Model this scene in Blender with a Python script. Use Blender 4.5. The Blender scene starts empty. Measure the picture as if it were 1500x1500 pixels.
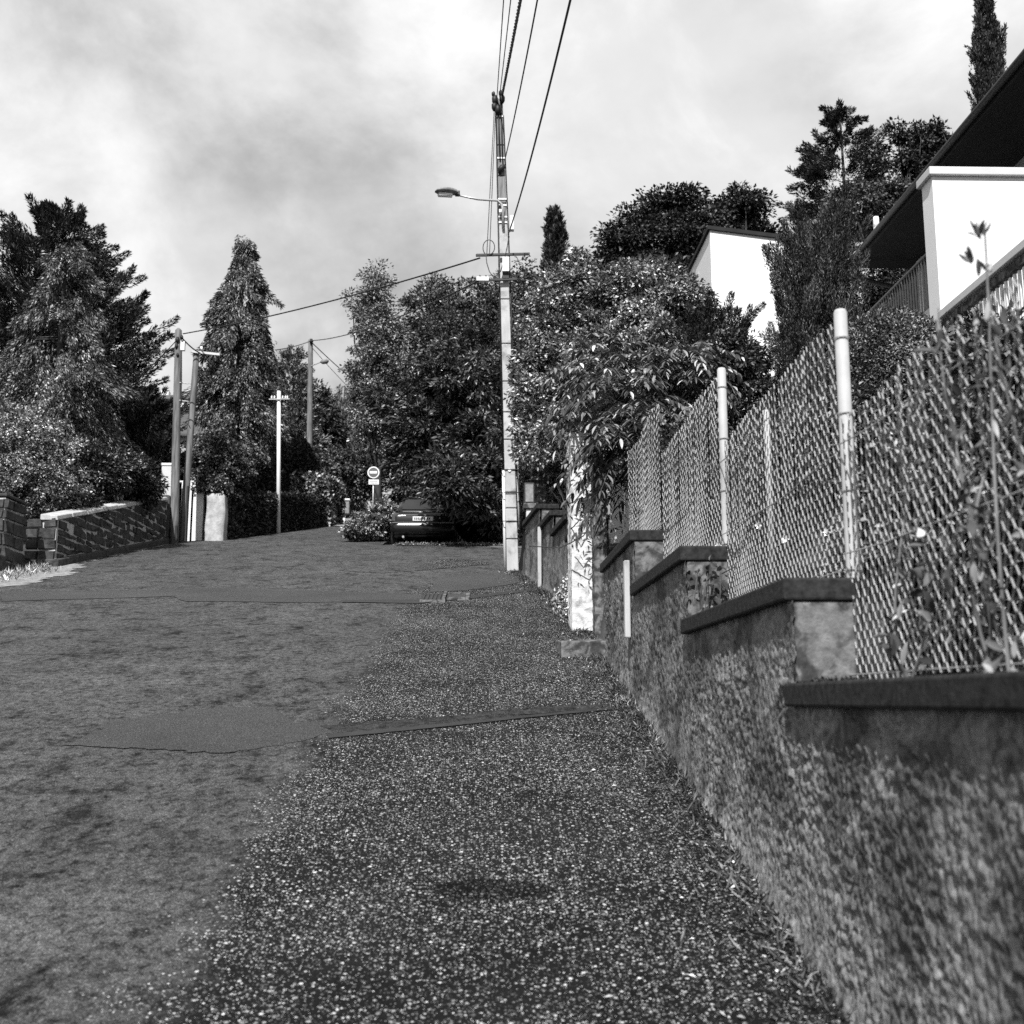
import bpy, math, random
import numpy as np
from mathutils import Vector, Matrix, Quaternion

# ------------------------------------------------------------------ camera, world, sun, exposure
random.seed(5)
rng = np.random.default_rng(11)
scene = bpy.context.scene
COL = scene.collection
F = 1650.0                      # focal length in units of a 1500 px wide picture
EYE = 1.69
PITCH = math.atan(275 / F)
YAW = math.atan(42 / F * math.cos(PITCH))
fw = np.array([math.sin(YAW) * math.cos(PITCH), math.cos(YAW) * math.cos(PITCH), math.sin(PITCH)])
rt = np.array([math.cos(YAW), -math.sin(YAW), 0.0])
up = np.cross(rt, fw)

cd = bpy.data.cameras.new('camera')
cam = bpy.data.objects.new('camera', cd)
COL.objects.link(cam)
cam.matrix_world = Matrix(((rt[0], up[0], -fw[0], 0), (rt[1], up[1], -fw[1], 0), (rt[2], up[2], -fw[2], EYE), (0, 0, 0, 1)))
cd.sensor_width = 36
cd.lens = 36 * F / 1500
cd.clip_start = 0.05
cd.clip_end = 3000
cd.dof.use_dof = True
cd.dof.focus_distance = 12
cd.dof.aperture_fstop = 3.6
scene.camera = cam

SUN_AZ, SUN_EL = math.radians(14), math.radians(47)      # behind the camera, a little to the left
sun_dir = Vector((-math.sin(SUN_AZ) * math.cos(SUN_EL), -math.cos(SUN_AZ) * math.cos(SUN_EL), math.sin(SUN_EL)))
sl = bpy.data.lights.new('sun', 'SUN')
sl.energy = 5.0
sl.angle = math.radians(0.6)
sl.color = (1, 1, 1)
so = bpy.data.objects.new('sun', sl)
so.rotation_euler = sun_dir.to_track_quat('Z', 'Y').to_euler()
so.location = (0, 0, 40)
COL.objects.link(so)

wd = bpy.data.worlds.new('World')
scene.world = wd
wd.use_nodes = True
nt = wd.node_tree
for n in list(nt.nodes):
    nt.nodes.remove(n)
def wn(t, **k):
    n = nt.nodes.new(t)
    for a, b in k.items():
        setattr(n, a, b)
    return n
sky = wn('ShaderNodeTexSky', sky_type='NISHITA', sun_disc=False)
sky.sun_elevation = SUN_EL
sky.sun_rotation = math.pi + SUN_AZ
bw = wn('ShaderNodeRGBToBW')
nt.links.new(sky.outputs[0], bw.inputs[0])
SKY_OFF = (4.4, 8.8, 1.2)
tc = wn('ShaderNodeTexCoord')
cmb = wn('ShaderNodeMapping'); cmb.inputs['Scale'].default_value = (1.0, 1.0, 1.3); cmb.inputs['Location'].default_value = SKY_OFF; cmb.inputs['Rotation'].default_value = (0.0, 0.25, 0.0)
nt.links.new(tc.outputs['Generated'], cmb.inputs['Vector'])
def cloud_noise(scale, detail, rough, dist, lo, hi):
    n = wn('ShaderNodeTexNoise'); n.inputs['Scale'].default_value = scale; n.inputs['Detail'].default_value = detail
    n.inputs['Roughness'].default_value = rough; n.inputs['Distortion'].default_value = dist
    nt.links.new(cmb.outputs[0], n.inputs['Vector'])
    m = wn('ShaderNodeMapRange'); m.clamp = True; m.interpolation_type = 'SMOOTHSTEP'
    m.inputs['From Min'].default_value = lo; m.inputs['From Max'].default_value = hi
    nt.links.new(n.outputs['Fac'], m.inputs['Value'])
    return m
c1 = cloud_noise(1.7, 9, 0.55, 0.2, 0.34, 0.66)
c2 = cloud_noise(4.2, 9, 0.6, 0.3, 0.36, 0.64)
mx = wn('ShaderNodeMix'); mx.data_type = 'FLOAT'; mx.inputs[0].default_value = 0.32
nt.links.new(c1.outputs[0], mx.inputs[2]); nt.links.new(c2.outputs[0], mx.inputs[3])
bri = wn('ShaderNodeMapRange'); bri.inputs['From Min'].default_value = 0.1; bri.inputs['From Max'].default_value = 0.9
bri.inputs['To Min'].default_value = 2.9; bri.inputs['To Max'].default_value = 8.6
nt.links.new(mx.outputs[0], bri.inputs['Value'])
mix2 = wn('ShaderNodeMix'); mix2.data_type = 'FLOAT'; mix2.inputs[0].default_value = 0.86      # cloud cover over the clear sky
nt.links.new(bw.outputs[0], mix2.inputs[2]); nt.links.new(bri.outputs[0], mix2.inputs[3])
bg = wn('ShaderNodeBackground'); bg.inputs['Strength'].default_value = 0.1
nt.links.new(mix2.outputs[0], bg.inputs['Color'])
wo = wn('ShaderNodeOutputWorld'); nt.links.new(bg.outputs[0], wo.inputs[0])

vs = scene.view_settings
vs.view_transform = 'Standard'; vs.look = 'None'; vs.exposure = 0.42; vs.gamma = 1.0; vs.use_curve_mapping = False
scene.render.engine = 'CYCLES'
scene.cycles.use_denoising = False
scene.cycles.max_bounces = 5
scene.cycles.diffuse_bounces = 1
scene.cycles.glossy_bounces = 2
scene.cycles.transmission_bounces = 3
scene.cycles.caustics_reflective = False
scene.cycles.caustics_refractive = False

# ------------------------------------------------------------------ measuring helpers
def at(px, py, Y):
    """World point at depth Y of the street seen in direction (px, py) of the 1500 px picture."""
    d = fw + (px - 750) / F * rt - (py - 750) / F * up
    t = Y / d[1]
    return np.array([d[0] * t, Y, EYE + d[2] * t])
GRADE = 0.197
def gz(Y):
    Y = np.asarray(Y, float)
    return np.where(Y < 47, GRADE * Y, GRADE * 47 + 0.13 * (Y - 47)) * 1.0
def gp(px, py):
    d = fw + (px - 750) / F * rt - (py - 750) / F * up
    t = EYE / (GRADE * d[1] - d[2])
    return np.array([d[0] * t, d[1] * t, GRADE * d[1] * t])
def xw(Y):
    Y = np.asarray(Y, float)
    return 1.15 - 0.6 * np.clip((Y - 13.5) / 7.5, 0, 1) ** 1.2
def smooth(a, b, x):
    t = np.clip((np.asarray(x, float) - a) / (b - a), 0, 1)
    return t * t * (3 - 2 * t)
def garden(X, Y):
    """Height of the terrain anywhere."""
    X = np.asarray(X, float); Y = np.asarray(Y, float)
    z = gz(Y)
    u = X - xw(Y)
    fade = 1 - smooth(20.8, 22.2, Y)
    z = z + 0.82 * fade * smooth(0.1, 0.22, u)
    z = z + 0.11 * np.clip(u - 0.3, 0, 30) * (0.35 + 0.65 * fade)
    pk = smooth(-2.9, -2.45, X) * smooth(27.9, 28.2, Y) * (1 - smooth(35, 40, Y)) * (1 - smooth(3, 6, X))
    z = z - pk * (gz(Y) - gz(28.0))          # level parking place beside the street
    v = -8.35 - X
    z = z + 0.35 * smooth(0.0, 0.5, v) + 0.05 * np.clip(v, 0, 30)
    return z

# ------------------------------------------------------------------ materials (the photograph is black and white)
def principled(name):
    m = bpy.data.materials.new(name)
    m.use_nodes = True
    return m, m.node_tree, m.node_tree.nodes['Principled BSDF']
def node(t, typ, **k):
    n = t.nodes.new(typ)
    for a, b in k.items():
        setattr(n, a, b)
    return n
def g(v):
    return (v, v, v, 1)
def ramp(t, src, stops):
    r = node(t, 'ShaderNodeValToRGB')
    e = r.color_ramp.elements
    e[0].position, e[0].color = stops[0][0], g(stops[0][1])
    e[1].position, e[1].color = stops[-1][0], g(stops[-1][1])
    for p, v in stops[1:-1]:
        x = e.new(p); x.color = g(v)
    t.links.new(src, r.inputs[0])
    return r
def coords(t, scale=(1, 1, 1), rot=(0, 0, 0)):
    ge = node(t, 'ShaderNodeNewGeometry')
    mp = node(t, 'ShaderNodeMapping')
    mp.inputs['Scale'].default_value = scale
    mp.inputs['Rotation'].default_value = rot
    t.links.new(ge.outputs['Position'], mp.inputs['Vector'])
    return mp.outputs[0]
def noise(t, vec, scale, detail=5, rough=0.55, dist=0.0):
    n = node(t, 'ShaderNodeTexNoise')
    n.inputs['Scale'].default_value = scale; n.inputs['Detail'].default_value = detail
    n.inputs['Roughness'].default_value = rough; n.inputs['Distortion'].default_value = dist
    t.links.new(vec, n.inputs['Vector'])
    return n.outputs['Fac']
def mul(t, a, b):
    m = node(t, 'ShaderNodeMix', data_type='RGBA', blend_type='MULTIPLY')
    m.inputs[0].default_value = 1
    t.links.new(a, m.inputs[6]); t.links.new(b, m.inputs[7])
    return m.outputs[2]
def bump(t, b, src, strength, dist):
    n = node(t, 'ShaderNodeBump')
    n.inputs['Strength'].default_value = strength; n.inputs['Distance'].default_value = dist
    t.links.new(src, n.inputs['Height'])
    t.links.new(n.outputs[0], b.inputs['Normal'])
    return n
def mat(name, lo, hi, scale=4, rough=0.85, spec=0.25, bmp=0.3, bdist=0.01, bscale=40, stretch=(1, 1, 1), metal=0, stain=None):
    m, t, b = principled(name)
    v = coords(t, stretch)
    c = ramp(t, noise(t, v, scale, 8, 0.62), [(0.28, lo), (0.72, hi)]).outputs[0]
    if stain:
        s = ramp(t, noise(t, coords(t), stain[0], 6, 0.6, 0.5), [(stain[1], stain[2]), (stain[1] + 0.12, 1.0)]).outputs[0]
        c = mul(t, c, s)
    t.links.new(c, b.inputs['Base Color'])
    b.inputs['Roughness'].default_value = rough
    b.inputs['Specular IOR Level'].default_value = spec
    b.inputs['Metallic'].default_value = metal
    if bmp:
        bump(t, b, noise(t, v, bscale, 5, 0.6), bmp, bdist)
    return m
def leafmat(name, v, spread=0.45, rough=0.5, spec=0.35, trans=0.22):
    m, t, b = principled(name)
    ge = node(t, 'ShaderNodeNewGeometry')
    c1 = ramp(t, ge.outputs['Random Per Island'], [(0, v * 0.15), (0.45, v * 0.5), (0.75, v * 1.3), (0.9, v * 2.5), (1, v * 3.2)])  # wide tone spread per leaf; glossy sparkle is put into the brightest
    drift = ramp(t, noise(t, coords(t), 2.6, 3, 0.6), [(0.36, 0.45), (0.5, 1.0), (0.66, 1.75)])
    cc = mul(t, c1.outputs[0], drift.outputs[0])
    t.links.new(cc, b.inputs['Base Color'])
    b.inputs['Roughness'].default_value = rough
    b.inputs['Specular IOR Level'].default_value = spec
    tr = node(t, 'ShaderNodeBsdfTranslucent')
    t.links.new(cc, tr.inputs['Color'])
    mx = node(t, 'ShaderNodeMixShader')
    mx.inputs[0].default_value = trans * 0.55
    t.links.new(b.outputs[0], mx.inputs[1]); t.links.new(tr.outputs[0], mx.inputs[2])
    t.links.new(mx.outputs[0], t.nodes['Material Output'].inputs['Surface'])
    return m

def road_look(t, k=1.0, smooth_patch=False):
    """colour (micro-shadows put into it) and height of the worn street surface"""
    v = coords(t)
    base = ramp(t, noise(t, v, 0.6, 8, 0.62, 0.3), [(0.3, 0.066 * k), (0.7, 0.1 * k)]).outputs[0]
    wear_shade = ramp(t, noise(t, coords(t, (1.25, 0.85, 1)), 2.6, 14, 0.8, 0.3), [(0.39, 0.22), (0.47, 0.8), (0.6, 1.05), (0.7, 1.5)]).outputs[0]  # worn mottling, its contrast raised to paint in small shadows of the surface
    pock = ramp(t, noise(t, coords(t, (1.2, 0.9, 1)), 17, 8, 0.8, 0.4), [(0.39, 0.22), (0.5, 1.0), (0.66, 1.5)]).outputs[0]
    grain = ramp(t, noise(t, v, 130, 4, 0.8), [(0.34, 0.18), (0.52, 0.85), (0.68, 3.2)]).outputs[0]  # stone grain with the micro-shadows between grains put into its colour
    c = mul(t, base, grain) if smooth_patch else mul(t, mul(t, mul(t, base, wear_shade), grain), pock)
    return c, noise(t, v, 7, 14, 0.82, 0.2)
def asphalt(name='worn_asphalt', k=1.0, patch=False):
    m, t, b = principled(name)
    c, h = road_look(t, k, patch)
    t.links.new(c, b.inputs['Base Color'])
    b.inputs['Roughness'].default_value = 0.9
    b.inputs['Specular IOR Level'].default_value = 0.1
    bump(t, b, h, 0.6, 0.04)
    return m
def chippings():
    m, t, b = principled('chip_sealed_pavement')
    v = coords(t)
    base = ramp(t, noise(t, v, 0.9, 8, 0.65, 0.4), [(0.3, 0.005), (0.7, 0.016)]).outputs[0]
    grain = ramp(t, noise(t, v, 140, 2, 0.7), [(0.3, 0.5), (0.7, 1.5)]).outputs[0]
    c = mul(t, base, grain)
    hsum = noise(t, v, 60, 5, 0.7)
    sx0 = node(t, 'ShaderNodeSeparateXYZ'); t.links.new(v, sx0.inputs[0])
    e1 = node(t, 'ShaderNodeMath', operation='MULTIPLY_ADD'); t.links.new(noise(t, v, 2.5, 8, 0.7), e1.inputs[0]); e1.inputs[1].default_value = 0.9; t.links.new(sx0.outputs[0], e1.inputs[2])
    edge = node(t, 'ShaderNodeMapRange'); edge.interpolation_type = 'SMOOTHSTEP'; t.links.new(e1.outputs[0], edge.inputs['Value'])
    edge.inputs['From Min'].default_value = -0.72; edge.inputs['From Max'].default_value = -0.42
    roadc, rough_h = road_look(t)
    mxe = node(t, 'ShaderNodeMix', data_type='RGBA'); t.links.new(edge.outputs[0], mxe.inputs[0]); t.links.new(roadc, mxe.inputs[6]); t.links.new(c, mxe.inputs[7])
    c = mxe.outputs[2]
    e2 = node(t, 'ShaderNodeMapRange'); t.links.new(e1.outputs[0], e2.inputs['Value']); e2.inputs['From Min'].default_value = -0.76; e2.inputs['From Max'].default_value = -0.5
    e2.inputs['To Min'].default_value = -0.35; e2.inputs['To Max'].default_value = 0.0
    for sc, thr, size in ((44, 0.70, 0.36), (80, 0.66, 0.42), (150, 0.72, 0.45)):
        vo = node(t, 'ShaderNodeTexVoronoi', feature='F1'); vo.inputs['Scale'].default_value = sc
        vo.inputs['Randomness'].default_value = 1
        t.links.new(v, vo.inputs['Vector'])
        sx = node(t, 'ShaderNodeSeparateColor'); t.links.new(vo.outputs['Color'], sx.inputs[0])
        # patchy: more stones show where the binder has worn
        ad = node(t, 'ShaderNodeMath', operation='ADD'); t.links.new(sx.outputs[0], ad.inputs[0])
        pn = node(t, 'ShaderNodeMapRange'); t.links.new(noise(t, v, 1.4, 4, 0.6), pn.inputs['Value'])
        pn.inputs['From Min'].default_value = 0.3; pn.inputs['From Max'].default_value = 0.7
        pn.inputs['To Min'].default_value = -0.12; pn.inputs['To Max'].default_value = 0.10
        t.links.new(pn.outputs[0], ad.inputs[1])
        ad2 = node(t, 'ShaderNodeMath', operation='ADD'); t.links.new(ad.outputs[0], ad2.inputs[0]); t.links.new(e2.outputs[0], ad2.inputs[1])
        pick = ramp(t, ad2.outputs[0], [(thr, 0), (thr + 0.12, 1.0)])
        near = ramp(t, vo.outputs['Distance'], [(size * 0.75, 1), (size, 0)])
        f = mul(t, pick.outputs[0], near.outputs[0])
        mxn = node(t, 'ShaderNodeMix', data_type='RGBA')
        t.links.new(f, mxn.inputs[0]); t.links.new(c, mxn.inputs[6])
        st = ramp(t, sx.outputs[1], [(0, 0.07), (0.5, 0.24), (0.85, 0.55), (1, 0.85)])  # pale stone tones; the brightest also stand in for sun glints
        t.links.new(st.outputs[0], mxn.inputs[7])
        c = mxn.outputs[2]
    sc_ = gp(715, 1304)
    ds = node(t, 'ShaderNodeVectorMath', operation='SUBTRACT'); t.links.new(v, ds.inputs[0]); ds.inputs[1].default_value = tuple(sc_)
    dm = node(t, 'ShaderNodeVectorMath', operation='MULTIPLY'); t.links.new(ds.outputs[0], dm.inputs[0]); dm.inputs[1].default_value = (4.0, 9.0, 0)
    dl = node(t, 'ShaderNodeVectorMath', operation='LENGTH'); t.links.new(dm.outputs[0], dl.inputs[0])
    da = node(t, 'ShaderNodeMath', operation='ADD'); t.links.new(dl.outputs['Value'], da.inputs[0])
    nm = node(t, 'ShaderNodeMath', operation='MULTIPLY'); t.links.new(noise(t, v, 9, 6, 0.7), nm.inputs[0]); nm.inputs[1].default_value = 0.9; t.links.new(nm.outputs[0], da.inputs[1])
    stn = ramp(t, da.outputs[0], [(0.0, 0.25), (0.95, 0.35), (1.0, 1.0)])
    sm_ = node(t, 'ShaderNodeMath', operation='DIVIDE'); t.links.new(da.outputs[0], sm_.inputs[0]); sm_.inputs[1].default_value = 1.45
    t.links.new(sm_.outputs[0], stn.inputs[0])
    c = mul(t, c, stn.outputs[0])
    t.links.new(c, b.inputs['Base Color'])
    b.inputs['Roughness'].default_value = 0.85
    b.inputs['Specular IOR Level'].default_value = 0.08
    bump(t, b, rough_h, 0.6, 0.04)
    return m

M = {}
M['asphalt'] = asphalt()
M['chips'] = chippings()
M['patch'] = asphalt('fresh_asphalt_patch', 0.74, True)
M['trench'] = asphalt('coarse_dark_trench_asphalt', 0.5, False)
M['crackfill'] = mat('dark_tar', 0.012, 0.03, 6, 0.6, 0.4, 0.4, 0.004, 90)
M['soil'] = mat('garden_soil', 0.03, 0.09, 1.3, 0.95, 0.1, 0.6, 0.03, 20)
M['verge'] = mat('pale_dry_gravel', 0.12, 0.4, 9, 0.95, 0.1, 0.9, 0.03, 60)
M['litter'] = mat('leaf_litter', 0.05, 0.22, 30, 0.95, 0.1, 0.9, 0.03, 50)
M['rough'] = mat('grey_roughcast_render', 0.07, 0.33, 34, 0.95, 0.1, 0.9, 0.012, 90, (1, 1.0, 0.6), stain=(2.4, 0.42, 0.45))
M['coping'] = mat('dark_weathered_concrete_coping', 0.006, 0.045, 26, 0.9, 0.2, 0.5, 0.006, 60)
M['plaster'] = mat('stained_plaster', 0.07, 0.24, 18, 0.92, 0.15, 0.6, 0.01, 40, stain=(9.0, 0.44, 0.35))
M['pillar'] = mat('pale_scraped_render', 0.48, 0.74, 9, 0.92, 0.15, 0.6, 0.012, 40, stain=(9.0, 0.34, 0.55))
M['white'] = mat('white_painted_wall', 0.74, 0.82, 1.2, 0.85, 0.2, 0.15, 0.004, 60)
M['offwhite'] = mat('offwhite_painted_render', 0.5, 0.62, 1.5, 0.85, 0.2, 0.25, 0.004, 60)
M['greywall'] = mat('grey_house_render', 0.3, 0.4, 1.5, 0.9, 0.2, 0.25, 0.004, 60)
M['whitegate'] = mat('white_painted_timber', 0.68, 0.8, 3, 0.6, 0.35, 0.15, 0.003, 30, (1, 1, 0.1))
M['darkroof'] = mat('dark_roof_timber', 0.018, 0.03, 4, 0.85, 0.2, 0.3, 0.004, 30)
M['roof'] = mat('grey_roof_slate', 0.06, 0.1, 6, 0.8, 0.2, 0.4, 0.01, 20)
M['concrete'] = mat('pale_concrete_pole', 0.36, 0.52, 2.4, 0.88, 0.2, 0.35, 0.004, 60, (3, 3, 1), stain=(3.0, 0.34, 0.55))
M['weathered'] = mat('blackened_concrete', 0.06, 0.3, 3, 0.9, 0.2, 0.35, 0.004, 60, (5, 5, 0.6))
M['steel'] = mat('galvanised_steel', 0.38, 0.55, 9, 0.42, 0.5, 0.05, 0.002, 40, metal=0.4)
M['darksteel'] = mat('dark_painted_steel', 0.015, 0.04, 9, 0.5, 0.4, 0.1, 0.002, 40)
M['lamp'] = mat('weathered_lamp_housing', 0.12, 0.3, 14, 0.6, 0.4, 0.2, 0.004, 40)
M['whitebox'] = mat('white_plastic_box', 0.7, 0.8, 3, 0.45, 0.4, 0.0)
M['cable'] = mat('black_cable', 0.010, 0.018, 20, 0.55, 0.35, 0.0)
M['wood'] = mat('weathered_pole_timber', 0.06, 0.26, 5, 0.9, 0.15, 0.5, 0.006, 30, (4, 4, 0.35))
M['darkwood'] = mat('dark_gate_timber', 0.03, 0.06, 5, 0.85, 0.2, 0.3, 0.004, 30, (4, 4, 0.4))
M['bark'] = mat('bark', 0.03, 0.09, 5, 0.95, 0.1, 0.7, 0.02, 18, (1, 1, 0.35))
M['stone'] = mat('dark_volcanic_stone', 0.02, 0.10, 6, 0.92, 0.15, 0.8, 0.02, 28)
M['mortar'] = mat('lime_mortar', 0.3, 0.6, 8, 0.95, 0.1, 0.6, 0.01, 50)
M['capstone'] = mat('pale_capstone', 0.28, 0.55, 7, 0.95, 0.1, 0.7, 0.015, 30)
M['wire'] = mat('galvanised_mesh_wire', 0.26, 0.44, 12, 0.45, 0.5, 0.0, metal=0.25)
M['post'] = mat('pale_fence_post', 0.36, 0.5, 6, 0.6, 0.3, 0.1, 0.003, 30)
M['signred'] = mat('sign_red_face', 0.10, 0.12, 3, 0.4, 0.4, 0.0)
M['signwhite'] = mat('sign_white_face', 0.74, 0.8, 3, 0.4, 0.4, 0.0)
M['carpaint'] = mat('black_car_paint', 0.006, 0.009, 3, 0.22, 0.5, 0.0)
M['carglass'] = mat('dark_car_glass', 0.02, 0.03, 3, 0.06, 0.6, 0.0)
M['rubber'] = mat('tyre_rubber', 0.01, 0.02, 8, 0.85, 0.2, 0.2, 0.003, 30)
M['chrome'] = mat('chrome_trim', 0.1, 0.16, 3, 0.6, 0.2, 0.0)
M['taillight'] = mat('tail_light_lens', 0.06, 0.09, 5, 0.15, 0.6, 0.0)
M['plate'] = mat('number_plate', 0.7, 0.76, 3, 0.4, 0.4, 0.0)
M['ink'] = mat('dark_print', 0.02, 0.03, 3, 0.6, 0.3, 0.0)
M['hedgecore'] = mat('hedge_inner_shade', 0.008, 0.02, 9, 0.95, 0.05, 0.5, 0.03, 14)
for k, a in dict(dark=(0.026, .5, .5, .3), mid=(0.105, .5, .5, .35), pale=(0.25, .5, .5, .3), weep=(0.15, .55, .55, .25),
                 conifer=(0.04, .55, .6, .25), laurel=(0.06, .5, .32, .5), hedge=(0.04, .6, .55, .3), juniper=(0.06, .5, .6, .25),
                 birch=(0.18, .5, .45, .35), chest=(0.042, .5, .5, .3), sumac=(0.15, .5, .42, .4), grass=(0.22, .5, .6, .25),
                 weed=(0.2, .5, .6, .25), dry=(0.3, .4, .7, .2), flower=(0.7, .1, .6, .2), willow=(0.07, .5, .6, .25)).items():
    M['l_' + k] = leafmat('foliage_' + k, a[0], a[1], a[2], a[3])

# ------------------------------------------------------------------ mesh helpers
class MB:
    def __init__(s):
        s.v = []; s.f = []; s.n = 0
    def add(s, verts, faces):
        s.v.extend([tuple(map(float, p)) for p in verts])
        s.f.extend([tuple(i + s.n for i in f) for f in faces])
        s.n += len(verts)
        return s
    def box(s, lo, hi):
        x0, y0, z0 = lo; x1, y1, z1 = hi
        return s.add([(x0, y0, z0), (x1, y0, z0), (x1, y1, z0), (x0, y1, z0), (x0, y0, z1), (x1, y0, z1), (x1, y1, z1), (x0, y1, z1)],
                     [(0, 3, 2, 1), (4, 5, 6, 7), (0, 1, 5, 4), (1, 2, 6, 5), (2, 3, 7, 6), (3, 0, 4, 7)])
    def hexa(s, b, t):
        """b, t: four points each (bottom ring, top ring)."""
        return s.add(list(b) + list(t), [(0, 3, 2, 1), (4, 5, 6, 7), (0, 1, 5, 4), (1, 2, 6, 5), (2, 3, 7, 6), (3, 0, 4, 7)])
    def tube(s, pts, r, sides=6, cap=True):
        pts = [np.array(p, float) for p in pts]
        k = len(pts)
        r = [r] * k if np.isscalar(r) else list(r)
        vs = []; ref = None
        for i in range(k):
            d = pts[min(i + 1, k - 1)] - pts[max(i - 1, 0)]
            d = d / (np.linalg.norm(d) + 1e-9)
            if ref is None:
                ref = np.cross(d, (0, 0, 1.0) if abs(d[2]) < 0.9 else (1.0, 0, 0))
            ref = ref - d * np.dot(ref, d); ref /= np.linalg.norm(ref) + 1e-9
            b = np.cross(d, ref)
            for j in range(sides):
                a = 2 * math.pi * (j + 0.5) / sides
                vs.append(pts[i] + r[i] * (math.cos(a) * ref + math.sin(a) * b))
        fs = []
        for i in range(k - 1):
            for j in range(sides):
                a = i * sides + j; b2 = i * sides + (j + 1) % sides
                fs.append((a, b2, b2 + sides, a + sides))
        if cap:
            fs.append(tuple(range(sides - 1, -1, -1))); fs.append(tuple((k - 1) * sides + j for j in range(sides)))
        return s.add(vs, fs)
    def build(s, name, material, parent=None, smooth_=False):
        me = bpy.data.meshes.new(name)
        me.from_pydata(s.v, [], s.f)
        me.materials.append(material)
        if smooth_:
            me.polygons.foreach_set('use_smooth', [True] * len(me.polygons))
        me.update()
        return link(name, me, parent)

def link(name, me, parent=None):
    o = bpy.data.objects.new(name, me)
    COL.objects.link(o)
    if parent is not None:
        o.parent = parent
        o.matrix_parent_inverse = Matrix.Translation(-Vector(parent.location))
    return o
def bevel(o, w=0.006, seg=2):
    b = o.modifiers.new('bevel', 'BEVEL'); b.width = w; b.segments = seg; b.limit_method = 'ANGLE'
    return o
def thing(name, label, cat, loc=(0, 0, 0), group=None):
    o = bpy.data.objects.new(name, None)
    COL.objects.link(o)
    o.location = tuple(map(float, loc))
    o.empty_display_size = 0.1
    o['label'] = label; o['category'] = cat
    if group:
        o['group'] = group
    return o
def tag(o, label, cat, group=None):
    o['label'] = label; o['category'] = cat
    if group:
        o['group'] = group
    return o
def struct(o, label=None, kind='structure'):
    o['kind'] = kind
    if label:
        o['label'] = label
    return o
def grid_obj(name, P, material, parent=None, smooth_=True):
    """P: (r, c, 3) array of points."""
    r, c, _ = P.shape
    idx = np.arange(r * c).reshape(r, c)
    q = np.stack([idx[:-1, :-1], idx[:-1, 1:], idx[1:, 1:], idx[1:, :-1]], -1).reshape(-1, 4)
    me = np_mesh(name, P.reshape(-1, 3), q, material)
    if smooth_:
        me.polygons.foreach_set('use_smooth', np.ones(len(q), bool))
    return link(name, me, parent)
def np_mesh(name, V, Fc, material):
    me = bpy.data.meshes.new(name)
    k = Fc.shape[1]
    me.vertices.add(len(V)); me.vertices.foreach_set('co', np.ascontiguousarray(V, np.float32).ravel())
    me.loops.add(Fc.size); me.loops.foreach_set('vertex_index', np.ascontiguousarray(Fc, np.int32).ravel())
    me.polygons.add(len(Fc)); me.polygons.foreach_set('loop_start', np.arange(0, Fc.size, k, dtype=np.int32))
    me.update(calc_edges=True)
    me.materials.append(material)
    return me
def unit(a):
    return a / (np.linalg.norm(a, axis=-1, keepdims=True) + 1e-9)
def rdir(n):
    return unit(rng.normal(size=(n, 3)))
def vnoise(p, s):
    """cheap smooth pseudo noise in [-1, 1]"""
    p = np.asarray(p) * s
    return (np.sin(p[..., 0] * 1.7 + 1.3 * np.sin(p[..., 1] * 1.1 + 2.0)) + np.sin(p[..., 1] * 2.1 + 1.7 * np.sin(p[..., 2] * 1.3)) +
            np.sin(p[..., 2] * 1.9 + 1.1 * np.sin(p[..., 0] * 1.6 + 0.7))) / 3

# ------------------------------------------------------------------ foliage helpers
def leaf_obj(name, C, D, L, W, material, parent, N=None, fold=0.2, bend=0.12, fine=False):
    n = len(C)
    D = unit(D)
    if N is None:
        N = rdir(n) + np.array([0, 0, 0.7])
    S = unit(np.cross(D, N)); N = np.cross(S, D)
    L = np.broadcast_to(np.asarray(L, float), (n,))[:, None]; W = np.broadcast_to(np.asarray(W, float), (n,))[:, None]
    if fine:
        prof = ((0.0, 0.06, 0), (0.22, 0.8, .02), (0.5, 1.0, .05), (0.78, 0.62, .12), (1.0, 0.04, .2))
        V = np.empty((n, 15, 3))
        for i, (l, w, b) in enumerate(prof):
            c = C + D * L * l - N * L * b * (bend / .12)
            V[:, i * 3] = c - S * W * .5 * w + N * W * fold * w
            V[:, i * 3 + 1] = c
            V[:, i * 3 + 2] = c + S * W * .5 * w + N * W * fold * w
        q = np.array([(r * 3 + c_, r * 3 + c_ + 1, r * 3 + c_ + 4, r * 3 + c_ + 3) for r in range(4) for c_ in range(2)])
        T = (np.arange(n)[:, None, None] * 15 + q[None]).reshape(-1, 4)
        me = np_mesh(name, V.reshape(-1, 3), T, material)
        me.polygons.foreach_set('use_smooth', np.ones(len(T), bool))
        return link(name, me, parent)
    V = np.empty((n, 4, 3))
    V[:, 0] = C
    V[:, 1] = C + D * L * 0.45 + S * W * 0.5 + N * W * fold
    V[:, 2] = C + D * L - N * L * bend
    V[:, 3] = C + D * L * 0.45 - S * W * 0.5 + N * W * fold
    i = np.arange(n)[:, None] * 4
    T = np.concatenate([i + np.array([0, 1, 2]), i + np.array([0, 2, 3])], 1).reshape(-1, 3)
    return link(name, np_mesh(name, V.reshape(-1, 3), T, material), parent)

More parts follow.
